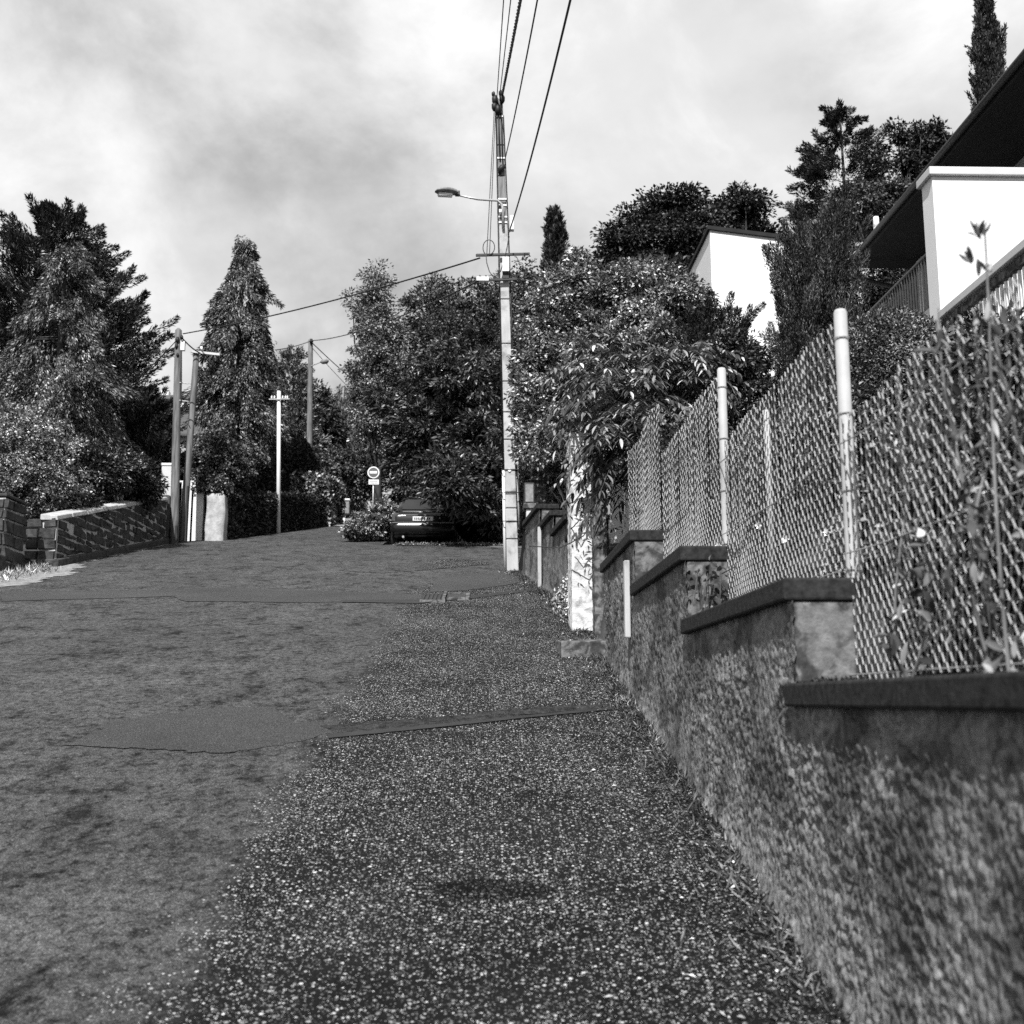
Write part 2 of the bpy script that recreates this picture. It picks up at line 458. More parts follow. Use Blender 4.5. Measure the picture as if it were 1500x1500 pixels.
def trunk_obj(base, top, r0, limbs, parent, material=None, rt_=None, bow=0.1):
    mb = MB()
    base = np.array(base, float); top = np.array(top, float)
    k = 7
    off = rng.normal(size=3) * bow; off[2] = 0
    pts = [base + (top - base) * s + off * math.sin(s * math.pi) for s in np.linspace(0, 1, k)]
    rr = [r0 * 1.25] + [r0 * (1 - 0.8 * s) for s in np.linspace(0, 1, k)[1:]]
    mb.tube(pts, rr, 9)
    for (p, e, r) in limbs:
        p = np.array(p); e = np.array(e)
        mid = (p + e) / 2 + rng.normal(size=3) * 0.06 * np.linalg.norm(e - p) + np.array([0, 0, 0.08 * np.linalg.norm(e - p)])
        mb.tube([p, (p + mid) / 2, mid, (mid + e) / 2 + rng.normal(size=3) * 0.03 * np.linalg.norm(e - p), e], [r, r * .8, r * .6, r * .4, r * .18], 5)
    return mb.build('trunk', material or M['bark'], parent, True)

def broadleaf(name, label, cat, base, ells, n_clump, per, cr, L, W, lm, r0=0.1, droop=0.25, group=None, inner=0.35, crown='crown',
              up_bias=0.6, nlimb=28, flat=0.75):
    """ells: list of (centre, radii). Leaves sit in clumps spread through the ellipsoids, limbs reach them."""
    base = np.array(base, float)
    t = thing(name, label, cat, base, group)
    vol = np.array([e[1][0] * e[1][1] * e[1][2] for e in ells]) ** 0.75; vol /= vol.sum()
    ci = rng.choice(len(ells), n_clump, p=vol)
    cen = np.array([e[0] for e in ells])[ci]; rad = np.array([e[1] for e in ells])[ci]
    d = rdir(n_clump)
    r = rng.uniform(inner ** 2, 1, n_clump) ** 0.5
    lump = 1 + 0.22 * vnoise(cen + d * rad, 1.6) + rng.normal(size=n_clump) * 0.06
    K = cen + d * rad * (r * lump)[:, None]
    K[:, 2] = np.maximum(K[:, 2], base[2] + 0.12)
    outd = unit(d / rad)
    cs = cr * rng.uniform(0.6, 1.35, n_clump)
    n = n_clump * per
    kk = np.repeat(np.arange(n_clump), per)
    off = rdir(n) * (rng.uniform(0, 1, n) ** 0.5)[:, None] * cs[kk][:, None]
    off[:, 2] *= flat
    upper = rng.uniform(size=n) < 0.65
    off[upper, 2] = np.abs(off[upper, 2]) * 1.1 - 0.12 * cs[kk][upper] * flat
    C = K[kk] + off
    C[:, 2] = np.maximum(C[:, 2], base[2] + 0.03)
    D = unit(off) * 0.8 + outd[kk] * 0.5 + rng.normal(size=(n, 3)) * 0.45 + np.array([0, 0, -droop])
    N = outd[kk] * 0.7 + rng.normal(size=(n, 3)) * 0.55 + np.array([0, 0, up_bias])
    s = rng.uniform(0.65, 1.3, n)
    leaf_obj(crown, C, D, L * s, W * s, lm, t, N)
    ctop = max(ells, key=lambda e: e[0][2])
    top = np.array(ctop[0]) + np.array([0, 0, ctop[1][2] * 0.35])
    limbs = []
    for i in rng.choice(n_clump, min(nlimb, n_clump), replace=False):
        s_ = min(max((K[i][2] - base[2]) / max(top[2] - base[2], .1) * rng.uniform(0.25, 0.75), 0.05), 0.95)
        p = base + (top - base) * s_
        limbs.append((p, K[i], r0 * (1 - 0.7 * s_) * 0.5))
    trunk_obj(base - np.array([0, 0, 0.15]), top, r0, limbs, t)
    return t

def conifer(name, label, base, H, prof, n_pl, axis, plen, prad, per, L, W, lm, r0=0.12, t0=0.08, group=None, cat='tree',
            spread=0.5, lump=0.18, jit=0.35, azim=None, top_off=(0, 0), inner=0.35):
    """A tree of plumes: each plume is a tapering spray of small blades along an axis (outward, upward)."""
    base = np.array(base, float)
    t = thing(name, label, cat, base, group)
    u = rng.uniform(0, 1, n_pl)
    # more plumes where the crown is wide
    tt = t0 + (1 - t0) * u
    w = np.array([prof(x) for x in tt]); keep = rng.uniform(0, w.max(), n_pl) < np.maximum(w, 0.4 * w.max())
    tt = tt[keep]; w = w[keep]; n_pl = len(tt)
    az = rng.uniform(0, 2 * math.pi, n_pl) if azim is None else rng.uniform(azim[0], azim[1], n_pl)
    out = np.stack([np.cos(az), np.sin(az), np.zeros(n_pl)], 1)
    ax0 = np.stack([base[0] + top_off[0] * tt, base[1] + top_off[1] * tt, base[2] + tt * H], 1)
    lumpv = 1 + lump * vnoise(ax0 + out * w[:, None], 2.2)
    rr = w * rng.uniform(inner, 0.9, n_pl) * lumpv
    B = ax0 + out * rr[:, None]
    pl = plen * rng.uniform(0.6, 1.35, n_pl) * np.clip(0.45 + w / max(w.max(), 1e-3), 0.5, 1.1)
    A = unit(out * axis[0] + np.array([0, 0, axis[1]]) + rng.normal(size=(n_pl, 3)) * jit)
    n = n_pl * per
    kk = np.repeat(np.arange(n_pl), per)
    s = rng.uniform(0, 1, n) ** 0.8
    rad = unit(np.cross(A[kk], rdir(n)))
    curve = np.array([0, 0, 1.0]) * ((axis[2] if len(axis) > 2 else 0) * s * s * pl[kk])[:, None]
    C = B[kk] + A[kk] * (s * pl[kk])[:, None] + rad * (prad * (1 - 0.8 * s) * rng.uniform(0.2, 1, n))[:, None] + curve
    C[:, 2] = np.maximum(C[:, 2], base[2] + 0.05)
    D = A[kk] + rad * spread + rng.normal(size=(n, 3)) * 0.18
    if len(axis) > 2:
        D = D + np.array([0, 0, 1.0]) * (axis[2] * 1.6 * s)[:, None]
    sc = rng.uniform(0.6, 1.3, n)
    leaf_obj('crown', C, D, L * sc, W * sc, lm, t, N=out[kk] * 0.6 + rdir(n) + np.array([0, 0, 0.3]))
    limbs = []
    for i in rng.choice(n_pl, min(60, n_pl), replace=False):
        p = ax0[i] * 1.0
        limbs.append((p, B[i] + A[i] * pl[i] * 0.4, r0 * 0.3 * (1 - 0.7 * tt[i])))
    trunk_obj(base - np.array([0, 0, 0.2]), base + np.array([top_off[0], top_off[1], H * 0.97]), r0, limbs, t, bow=0.03)
    return t

def hedge(name, label, cat, P, nrm, base, core, L, W, lm, group=None, thick=0.08, loc=None, out=0.5):
    """P, nrm: samples on the clipped surface; core: dark inner mesh."""
    t = thing(name, label, cat, base, group)
    n = len(P)
    C = P + nrm * rng.uniform(-thick, thick * 0.4, n)[:, None]
    D = nrm * out + rdir(n) * 0.8 + np.array([0, 0, 0.1])
    s = rng.uniform(0.6, 1.3, n)
    leaf_obj('leaves', C, D, L * s, W * s, lm, t, N=nrm + rdir(n) * 0.7 + np.array([0, 0, 0.3]))
    core.build('branches', M['hedgecore'], t)  # solid near-black core; shade inside the hedge is put into its colour
    return t
def box_surface(A, B, zt, zb, depth, n, rnd=0.12):
    """Clipped hedge between plan points A and B (front face), going back by `depth`; returns samples and core. zt, zb: functions of s."""
    A = np.array(A, float); B = np.array(B, float)
    d = B - A; Ln = np.linalg.norm(d); d /= Ln
    nrm = np.array([d[1], -d[0]])           # to the right of A->B: the street side when walking away on the left
    P = []; Nn = []
    h = np.mean([zt(s) - zb(s) for s in (0, .5, 1)])
    areas = np.array([Ln * h, Ln * depth, depth * h, depth * h]); areas = areas / areas.sum()
    pick = rng.choice(4, n, p=areas)
    s = rng.uniform(0, 1, n); q = rng.uniform(0, 1, n)
    z0 = np.array([zb(x) for x in s]); z1 = np.array([zt(x) for x in s])
    XY = A + np.outer(s * Ln, d)
    pt = np.zeros((n, 3)); nn = np.zeros((n, 3))
    for f in range(4):
        m = pick == f
        if f == 0:
            pt[m, :2] = XY[m]; pt[m, 2] = z0[m] + (z1 - z0)[m] * q[m]; nn[m, :2] = nrm
        elif f == 1:
            pt[m, :2] = XY[m] - np.outer(q[m] * depth, nrm); pt[m, 2] = z1[m]; nn[m, 2] = 1
        else:
            e = A if f == 2 else B
            pt[m, :2] = e - np.outer(q[m] * depth, nrm)
            zz0 = zb(0 if f == 2 else 1); zz1 = zt(0 if f == 2 else 1)
            pt[m, 2] = zz0 + (zz1 - zz0) * s[m]; nn[m, :2] = -d if f == 2 else d
    bump_ = vnoise(pt, 2.3) * 0.06
    pt = pt + nn * bump_[:, None]
    core = MB()
    k = 10
    i = rnd * 0.6
    for a in range(k):
        s0, s1 = a / k, (a + 1) / k
        def ring(s_):
            p = A + d * Ln * (i / Ln + s_ * (1 - 2 * i / Ln))
            f_ = p - nrm * i; b_ = p - nrm * (depth - i)
            return (f_, b_, zb(s_), zt(s_) - i)
        f0, b0, zb0, zt0 = ring(s0); f1, b1, zb1, zt1 = ring(s1)
        core.hexa([(*f0, zb0), (*f1, zb1), (*b1, zb1), (*b0, zb0)], [(*f0, zt0), (*f1, zt1), (*b1, zt1), (*b0, zt0)])
    return pt, nn, core

# ================================================================== THE SETTING
# terrain: one sheet, out to the horizon
us = np.concatenate([[-900, -400, -200, -120, -80], np.arange(-60, -8.9, 2.5), [-8.9, -8.6, -8.35, -8.2, -8.0], np.arange(-7, 1.1, 1.0),
                     [1.15, 1.25, 1.32, 1.38, 1.5, 1.8, 2.3], np.arange(3, 12, 1.0), np.arange(12, 60, 4.0), [80, 120, 200, 400, 900]])
ys = np.concatenate([[-900, -400, -150, -60, -30], np.arange(-20, 50, 0.5), np.arange(50, 80, 3.0), [90, 120, 180, 300, 600, 1200]])
UU, YY = np.meshgrid(us, ys)
XX = UU + (xw(YY) - 1.15) * np.exp(-np.abs(UU - 1.15) / 5)
YC = np.clip(YY, -60, 95)
ZZ = garden(XX, YC)
street = (XX > -8.3) & (XX < xw(YY) + 0.09) & (YY < 60)
ZZ = np.where(street, ZZ - 0.05, ZZ) - 0.01
struct(grid_obj('ground', np.stack([XX, YY, ZZ], -1), M['soil']), 'dark garden soil and hillside around the street')

def strip(name, rows, z_off, material, cols=14):
    """rows: list of (Y, x_left, x_right)."""
    R = np.array(rows)
    s = np.linspace(0, 1, cols)
    X = R[:, 1:2] + (R[:, 2:3] - R[:, 1:2]) * s
    Y = np.repeat(R[:, 0:1], cols, 1)
    return grid_obj(name, np.stack([X, Y, gz(Y) + z_off], -1), material)
rows = []
for Y in np.arange(-14, 60.1, 0.5):
    xl = -8.1 + 0.12 * math.sin(Y * 0.9) + 3.0 * max(0, (Y - 28) / 12) * (1 if Y < 40 else 12 / max(Y - 28, 12))
    xr = float(xw(Y)) + 0.06 if Y < 21 else float(xw(21)) + 0.06 + min(2.0, (Y - 21) * 0.5)
    if Y > 27.9:
        xr = -2.55
    rows.append((Y, xl, xr))
struct(strip('road', rows, 0, M['asphalt'], 30), 'worn patched grey asphalt street climbing uphill')
rows = []
for Y in np.arange(-6, 18.6, 0.08):
    xl = -1.5 + 0.35 * smooth(12, 18, Y) + 0.05 * math.sin(Y * 3.1) + 0.035 * math.sin(Y * 9.7 + 1) + rng.normal() * 0.018
    if 16.2 < Y:
        xl += (Y - 16.2) * 0.25
    rows.append((Y, xl, float(xw(Y)) + 0.05))
struct(strip('pavement', rows, 0.004, M['chips'], 16), 'dark pavement with pale stone chippings along the rendered wall')

def poly_patch(name, pix, z_off, material, label, wob=0.03):
    pts = [gp(*p) for p in pix]
    dense = []
    for a, b in zip(pts, pts[1:] + pts[:1]):
        n = max(2, int(np.linalg.norm(b - a) / 0.05))
        for i in range(n):
            q = a + (b - a) * i / n
            ph = len(dense)
            q = q + np.append(rng.normal(size=2) * wob * 0.6 + np.array([math.sin(ph * 0.31), math.sin(ph * 0.23 + 1)]) * wob, 0)
            q[2] = float(gz(q[1])) + z_off
            dense.append(q)
    mb = MB(); mb.add(dense, [tuple(range(len(dense)))])
    o = mb.build(name, material)
    return struct(o, label)
poly_patch('road_patch', [(95, 1092), (170, 1056), (280, 1041), (405, 1036), (425, 1060), (500, 1058), (500, 1074), (430, 1088), (330, 1104), (200, 1099)], 0.007, M['patch'], 'smooth dark asphalt repair across the street', 0.02)
poly_patch('road_patch', [(0, 866), (200, 866), (330, 861), (480, 866), (625, 872), (632, 882), (420, 883), (270, 881), (255, 874), (120, 878), (0, 881)], 0.007, M['patch'], 'long dark trench repair crossing the street', 0.02)
poly_patch('road_patch', [(640, 846), (700, 840), (770, 838), (792, 848), (740, 858), (680, 866), (628, 868)], 0.010, M['patch'], 'smooth asphalt apron beside the drain inlet', 0.01)
poly_patch('road_patch', [(500, 822), (580, 818), (690, 820), (725, 826), (640, 834), (560, 840), (500, 836)], 0.007, M['chips'], 'chip sealed repair on the upper street', 0.02)
poly_patch('road_patch', [(470, 1066), (600, 1055), (740, 1042), (885, 1032), (900, 1039), (740, 1053), (600, 1067), (485, 1080)], 0.0095, M['trench'], 'narrow trench repair crossing the pavement', 0.022)
poly_patch('road_crack', [(478, 1078), (600, 1067), (740, 1053), (900, 1038), (900, 1041), (740, 1057), (600, 1072), (480, 1084)], 0.012, M['crackfill'], 'dark sunken joint along the trench repair', 0.004)
poly_patch('road_crack', [(500, 880), (620, 879), (690, 874), (790, 862), (800, 864), (690, 878), (610, 885), (500, 883)], 0.012, M['crackfill'], 'dark joint below the drain inlet', 0.008)

# pale verge of dry gravel in front of the stone wall, dirt by the retaining wall
rows = []
for Y in np.arange(15.0, 27.6, 0.06):
    w_ = 0.25 + 0.75 * (1 - smooth(19, 22.5, Y)) * smooth(15, 17.5, Y) + 0.08 * math.sin(Y * 4) + 0.06 * math.sin(Y * 11) + 0.04 * math.sin(Y * 27) + rng.normal() * 0.03
    rows.append((Y, -8.5, -8.05 + max(0.05, w_)))
struct(strip('verge', rows, 0.008, M['verge'], 6), 'pale dry gravel verge along the stone wall')
rows = []
for Y in np.arange(26.6, 35.5, 0.12):
    rows.append((Y, -2.5 + rng.normal() * 0.05 + max(0, 28.0 - Y) * (2.0 + 0.2 * rng.normal()), 2.6))
po = strip('parking_ground', rows, 0.012, M['litter'], 12)
for v_ in po.data.vertices:
    v_.co.z = min(v_.co.z, float(gz(28.0)) + 0.012)
struct(po, 'litter strewn bare ground where the car stands')
poly_patch('driveway', [(481, 771), (500, 772), (512, 768), (516, 757), (484, 758)], 0.03, M['verge'], 'pale gravel in front of the wooden gate', 0.02)

# grass tufts and dirt along the retaining wall foot (uncountable)
n = 11000
Yt = rng.uniform(1.2, 20.5, n) ** 1.0
Xt = xw(Yt) - 0.02 - np.abs(rng.normal(size=n)) * 0.09 - 0.3 * (rng.uniform(size=n) < 0.12) * rng.uniform(0, 1, n)
Ct = np.stack([Xt, Yt, gz(Yt) + 0.006], 1)
Dt = np.stack([rng.normal(size=n) * 0.7 - 0.2, rng.normal(size=n) * 0.7, rng.uniform(0.2, 1, n)], 1)
o = leaf_obj('grass', Ct, Dt, rng.uniform(0.015, 0.075, n), rng.uniform(0.004, 0.011, n), M['l_mid'], None)
struct(o, 'low grass and moss along the foot of the rendered wall', 'stuff'); o['category'] = 'grass'
n = 2600
Yt = rng.uniform(15.0, 27.4, n)
Xt = -8.1 + rng.uniform(0, 1, n) * (0.2 + 0.6 * (Yt < 20)) * (rng.uniform(size=n) ** 0.5)
Ct = np.stack([Xt, Yt, gz(Yt) + 0.02], 1)
Dt = np.stack([rng.normal(size=n) * 0.5, rng.normal(size=n) * 0.5, rng.uniform(0.4, 1, n)], 1)
o = leaf_obj('dry_grass', Ct, Dt, rng.uniform(0.04, 0.16, n), rng.uniform(0.008, 0.02, n), M['l_dry'], None)
struct(o, 'pale dry grass on the verge below the stone wall', 'stuff'); o['category'] = 'grass'
n = 2200
Yt = rng.uniform(1.5, 20, n); Xt = xw(Yt) - 0.03 - np.abs(rng.normal(size=n)) * 0.28
Ct = np.stack([Xt, Yt, gz(Yt) + 0.016], 1)
Dt = np.stack([rng.normal(size=n), rng.normal(size=n), rng.normal(size=n) * 0.15], 1)
o = leaf_obj('fallen_leaves', Ct, Dt, rng.uniform(0.01, 0.035, n), rng.uniform(0.005, 0.015, n), M['l_dry'], None, N=np.tile([0, 0, 1.0], (n, 1)) + rng.normal(size=(n, 3)) * 0.3)
struct(o, 'scattered pale dead leaves on the pavement edge', 'stuff'); o['category'] = 'leaves'
n = 3500
Yt = 27.4 + np.abs(rng.normal(size=n)) * 0.7; Xt = rng.uniform(-2.2, 1.6, n)
Ct = np.stack([Xt, Yt, np.minimum(gz(Yt), gz(28.0)) + 0.03], 1)
Dt = np.stack([rng.normal(size=n), rng.normal(size=n), rng.uniform(0, 0.7, n)], 1)
o = leaf_obj('leaf_litter', Ct, Dt, rng.uniform(0.04, 0.1, n), rng.uniform(0.02, 0.05, n), M['l_weed'], None)
struct(o, 'leaf litter on the ground below the dark laurel tree', 'stuff'); o['category'] = 'leaves'

# ================================================================== RIGHT: RETAINING WALL, FENCE
_tab = np.random.default_rng(3).uniform(-1, 1, (256, 256))
def lat(x, y):
    xi = np.floor(x).astype(int); yi = np.floor(y).astype(int)
    fx = x - xi; fy = y - yi
    fx = fx * fx * (3 - 2 * fx); fy = fy * fy * (3 - 2 * fy)
    a = _tab[xi % 256, yi % 256]; b = _tab[(xi + 1) % 256, yi % 256]; c = _tab[xi % 256, (yi + 1) % 256]; d = _tab[(xi + 1) % 256, (yi + 1) % 256]
    return (a * (1 - fx) + b * fx) * (1 - fy) + (c * (1 - fx) + d * fx) * fy
def rough_face(name, Y0, Y1, zt, xf, parent, material, step=0.013, amp=0.014):
    """street-side face of a rendered wall: real lumps of roughcast"""
    ny = int((Y1 - Y0) / step); zmin = float(gz(Y0)) - 0.05
    nz = int((zt - zmin) / step)
    y = np.linspace(Y0, Y1, ny)[None, :].repeat(nz, 0)
    t = np.linspace(0, 1, nz)[:, None].repeat(ny, 1)
    zb = gz(y) - 0.05
    z = zb + (zt - zb) * t
    h = lat(y * 46, z * 36) * 0.5 + lat(y * 95 + 9, z * 80 + 5) * 0.5 + lat(y * 12, z * 9) * 0.25 + np.maximum(0, lat(y * 30 + 40, z * 24 + 11)) * 0.5
    h = h * amp * (0.9 + 0.4 * lat(y * 3, z * 3))
    foot = np.exp(-(z - zb - 0.05) / 0.06) * 0.03
    x = xf(y) - h - foot
    return grid_obj(name, np.stack([x, y, z], -1), material, parent)

YF = [1.98, 4.15, 6.32, 8.50, 10.68]
ZC = [1.34, 1.75, 2.14, 2.555, 2.975]
YN = [-0.2] + YF[:-1]
WT = 0.34
wall = thing('retaining_wall', 'long stepped roughcast retaining wall with dark concrete copings beside the pavement', 'wall', (1.15, 1.98, float(gz(1.98))))
for k in range(5):
    y0, y1, zt = YN[k], YF[k], ZC[k] - 0.085
    xf = lambda y: 1.15 + 0 * y
    rough_face('rendered_panel', y0, y1, zt, xf, wall, M['rough'], 0.0085 if k < 3 else 0.014)
    mb = MB()
    zb0 = float(gz(y0)) - 0.3
    mb.box((1.175, y0 + 0.02 if k else y0, zb0), (1.15 + WT, y1 + 0.0, zt))
    mb.build('wall_core', M['plaster'], wall)
    mb = MB()
    mb.box((1.113, y0 - 0.0 if k else y0, ZC[k] - 0.085), (1.15 + WT - 0.03, y1 + 0.06, ZC[k]))
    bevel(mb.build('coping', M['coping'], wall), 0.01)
    if k:   # end of the upper wall above the lower coping
        mb = MB(); mb.box((1.152, y0 + 0.012, ZC[k - 1] + 0.002), (1.15 + WT - 0.035, y0 + 0.06, ZC[k] - 0.087))
        bevel(mb.build('end_panel', M['plaster'], wall), 0.008)
# moss clumps on the step ends
for k in range(1, 5):
    n = 260
    C = np.stack([rng.uniform(1.2, 1.42, n), YF[k - 1] + rng.uniform(-0.12, 0.03, n), np.full(n, ZC[k - 1]) + 0.005], 1)
    o = leaf_obj('moss', C, rdir(n) + [0, 0, 0.6], rng.uniform(0.01, 0.03, n), rng.uniform(0.006, 0.014, n), M['l_dark'], wall)
    o['kind'] = 'stuff'

# chain link fence, posts on the steps
fence = thing('chain_link_fence', 'galvanised chain link fence on the stepped retaining wall', 'fence', (1.4, 4.2, ZC[1]))
XF = 1.365
cell = 0.030
def zig_mesh(h):
    mb = MB()
    nseg = int(round(h / cell))
    pts = []
    for i in range(nseg + 1):
        s = 1 if i % 2 else -1
        pts.append((0.0028 * s, s * cell * 0.5, i * h / nseg))
        # a little knuckle at each corner
        if i < nseg:
            pts.append((0.0, 0.0, (i + 0.5) * h / nseg))
    mb.tube(pts, 0.0031, 4)
    me = bpy.data.meshes.new('wire')
    me.from_pydata(mb.v, [], mb.f); me.materials.append(M['wire']); me.update()
    return me
ZH = 1.00
zig = zig_mesh(ZH)
bend_ = {}
for k in range(0, 5):
    ya, yb = YN[k] + 0.06, YF[k] + 0.02
    if k == 0:
        ya = 1.2
    if k == 4:
        yb = YF[k] - 0.3
    nw = int((yb - ya) / cell)
    for i in range(nw):
        y = ya + (i + 0.5) * cell
        sg = 0.012 * math.sin((y - ya) * 3.1 + k)          # slack mesh
        o = link('wire', zig, fence)
        o.location = (XF + 0.010 * math.sin(y * 5.3) + sg, y, ZC[k] + 0.012 + 0.006 * math.sin(y * 4 + k))
        o.rotation_euler = (random.gauss(0, 0.002), random.gauss(0.0, 0.006), math.pi * (i % 2))
        o.matrix_parent_inverse = Matrix.Translation(-Vector(fence.location))
    for h in (0.03, 0.48, 0.90):
        mb = MB()
        yy_ = np.linspace(ya, yb, 14)
        mb.tube([(XF - 0.012 + 0.01 * math.sin(q * 5.3), q, ZC[k] + h - 0.02 * math.sin(math.pi * (q - ya) / (yb - ya)) * (h > 0.4)) for q in yy_], 0.0028, 5)
        mb.build('tension_wire', M['wire'], fence)
for k in range(0, 3):
    y = YF[k] + 0.04
    zb_, zt_ = ZC[k] , (ZC[k + 1] if k < 4 else ZC[k]) + 1.06
    mb = MB()
    # T-section post with a rounded head
    r = 0.026
    prof = [(math.cos(a) * r, math.sin(a) * r) for a in np.linspace(0, 2 * math.pi, 14, endpoint=False)]
    vs = []; zs = [zb_, zb_ + 0.5, zt_ - 0.015, zt_ - 0.004, zt_]
    sc_ = [1, 1, 1, 0.8, 0.4]
    for z, s in zip(zs, sc_):
        vs += [(XF + 0.026 + p[0] * s, y + p[1] * s, z) for p in prof]
    fs = [(i * 14 + j, i * 14 + (j + 1) % 14, (i + 1) * 14 + (j + 1) % 14, (i + 1) * 14 + j) for i in range(4) for j in range(14)]
    fs.append(tuple(56 + j for j in range(14)))
    mb.add(vs, fs)
    p = mb.build('post', M['post'], fence, True)
    mb = MB(); mb.tube([(XF + 0.012, y - 0.005, zb_), (XF + 0.012, y - 0.005, zt_ - 0.03)], 0.006, 6)
    mb.build('stretcher_bar', M['wire'], fence)
    for q in np.linspace(zb_ + 0.12, zt_ - 0.12, 5):
        mb = MB(); mb.tube([(XF + 0.026 + 0.031 * math.cos(a), y + 0.031 * math.sin(a), q) for a in np.linspace(0, 2 * math.pi, 12)], 0.0025, 4, False)
        mb.build('tie', M['wire'], fence)

mb = MB(); mb.tube([(XF + 0.045, 5.45, ZC[2]), (XF + 0.045, 5.45, ZC[2] + 0.98)], 0.018, 8)
mb.build('post', M['post'], fence, True)

# white conduit on the wall face
mb = MB()
a = at(920, 822, 8.75); b = at(922, 935, 8.75)
mb.box((1.09, 8.68, b[2]), (1.135, 8.76, a[2] - 0.0))
tag(bevel(mb.build('conduit', M['concrete']), 0.01), 'white vertical conduit cover fixed to the roughcast wall', 'conduit')

# concrete kerb block at the foot of the white pillar
blk = MB()
P0 = gp(822, 963); P1 = gp(884, 963)
zt_ = P0[2] + 0.15
blk.hexa([(P0[0], P0[1], P0[2] - 0.08), (1.16, P0[1], P0[2] - 0.08), (1.16, P0[1] + 0.5, P0[2] + 0.02), (P0[0] - 0.02, P0[1] + 0.5, P0[2] + 0.02)],
         [(P0[0], P0[1], zt_), (1.16, P0[1], zt_ + 0.005), (1.16, P0[1] + 0.5, zt_ + 0.05), (P0[0] - 0.02, P0[1] + 0.5, zt_ + 0.03)])
tag(bevel(blk.build('step_block', M['plaster']), 0.012), 'low concrete step block at the foot of the white gate pillar', 'step')

# ------------------------------------------------------------------ white rendered pillars by the gateway
def ridged_pillar(name, label, x0, x1, y0, y1, zt, material, trim=None):
    zb = float(gz(y0)) - 0.1
    t = thing(name, label, 'pillar', ((x0 + x1) / 2, y0, zb + 0.1))
    def face(P0, P1, nrm):
        nx = max(6, int(np.linalg.norm(P1 - P0) / 0.018)); nz = int((zt - zb) / 0.022)
        s = np.linspace(0, 1, nx)[None, :].repeat(nz, 0); z = np.linspace(zb, zt, nz)[:, None].repeat(nx, 1)
        P = P0[None, None, :] + (P1 - P0)[None, None, :] * s[..., None]
        w = s * np.linalg.norm(P1 - P0)
        h = np.abs(np.sin((z * 26 + w * 20 + lat(w * 6, z * 3) * 3.0))) ** 6 * 0.009 + lat(w * 30, z * 30) * 0.003
        h = np.where((s < 0.01) | (s > 0.99), 0, h)
        Q = np.concatenate([P + nrm[:2][None, None, :] * h[..., None], z[..., None]], -1)
        grid_obj('render_face', Q, material, t)
    A, B, Cc, Dd = map(np.array, ((x0, y0), (x1, y0), (x1, y1), (x0, y1)))
    face(A, B, np.array([0, -1.0])); face(Dd, A, np.array([-1.0, 0])); face(B, Cc, np.array([1.0, 0]))
    mb = MB(); mb.box((x0 + 0.01, y0 + 0.01, zb), (x1 - 0.01, y1, zt - 0.005)); mb.build('masonry_core', M['plaster'], t)
    mb = MB(); mb.box((x0 - 0.015, y0 - 0.015, zt), (x1 + 0.015, y1 + 0.015, zt + 0.05)); bevel(mb.build('cap', M['pillar'], t), 0.012)
    return t
a = at(836, 640, 12.35); b = at(866, 640, 12.35)
ridged_pillar('gate_pillar', 'tall white ridged render pillar overhung by compound leaves', a[0], b[0], 12.35, 12.9, a[2], M['pillar'])
a2 = at(868.5, 655, 12.1); b2 = at(887, 655, 12.1)
ridged_pillar('gate_pillar', 'narrower pillar with tree shade in its dark colour against the tall white pillar', a2[0], b2[0], 12.1, 12.34, a2[2], M['plaster'])  # darker plaster stands in for dappled shade of the overhanging tree
mb = MB(); q = at(867.5, 660, 12.28); mb.tube([(q[0], 12.28, float(gz(12.28)) - 0.05), (q[0], 12.28, q[2])], 0.012, 8)
tag(mb.build('drain_pipe', M['whitebox'], None, True), 'thin pale pipe running up between the two gate pillars', 'pipe')
# bright white panel of the gate further in
a = at(893, 712, 14.5); b = at(925, 782, 14.5)
gt = thing('garden_gate', 'white painted garden gate glimpsed beyond the pillar and chain link fence', 'gate', (a[0], 14.5, b[2]))
for i in range(4):
    w_ = (b[0] - a[0] + 0.5) / 4
    mb = MB(); mb.box((a[0] + i * w_ + 0.004, 14.5, float(garden(a[0] + 0.6, 14.5)) - 0.1), (a[0] + (i + 1) * w_ - 0.004, 14.53, a[2] + 0.25))
    mb.build('board', M['whitegate'], gt)
mb = MB(); mb.box((a[0], 14.535, b[2] + 0.1), (b[0] + 0.5, 14.57, b[2] + 0.18)); mb.build('rail', M['whitegate'], gt)

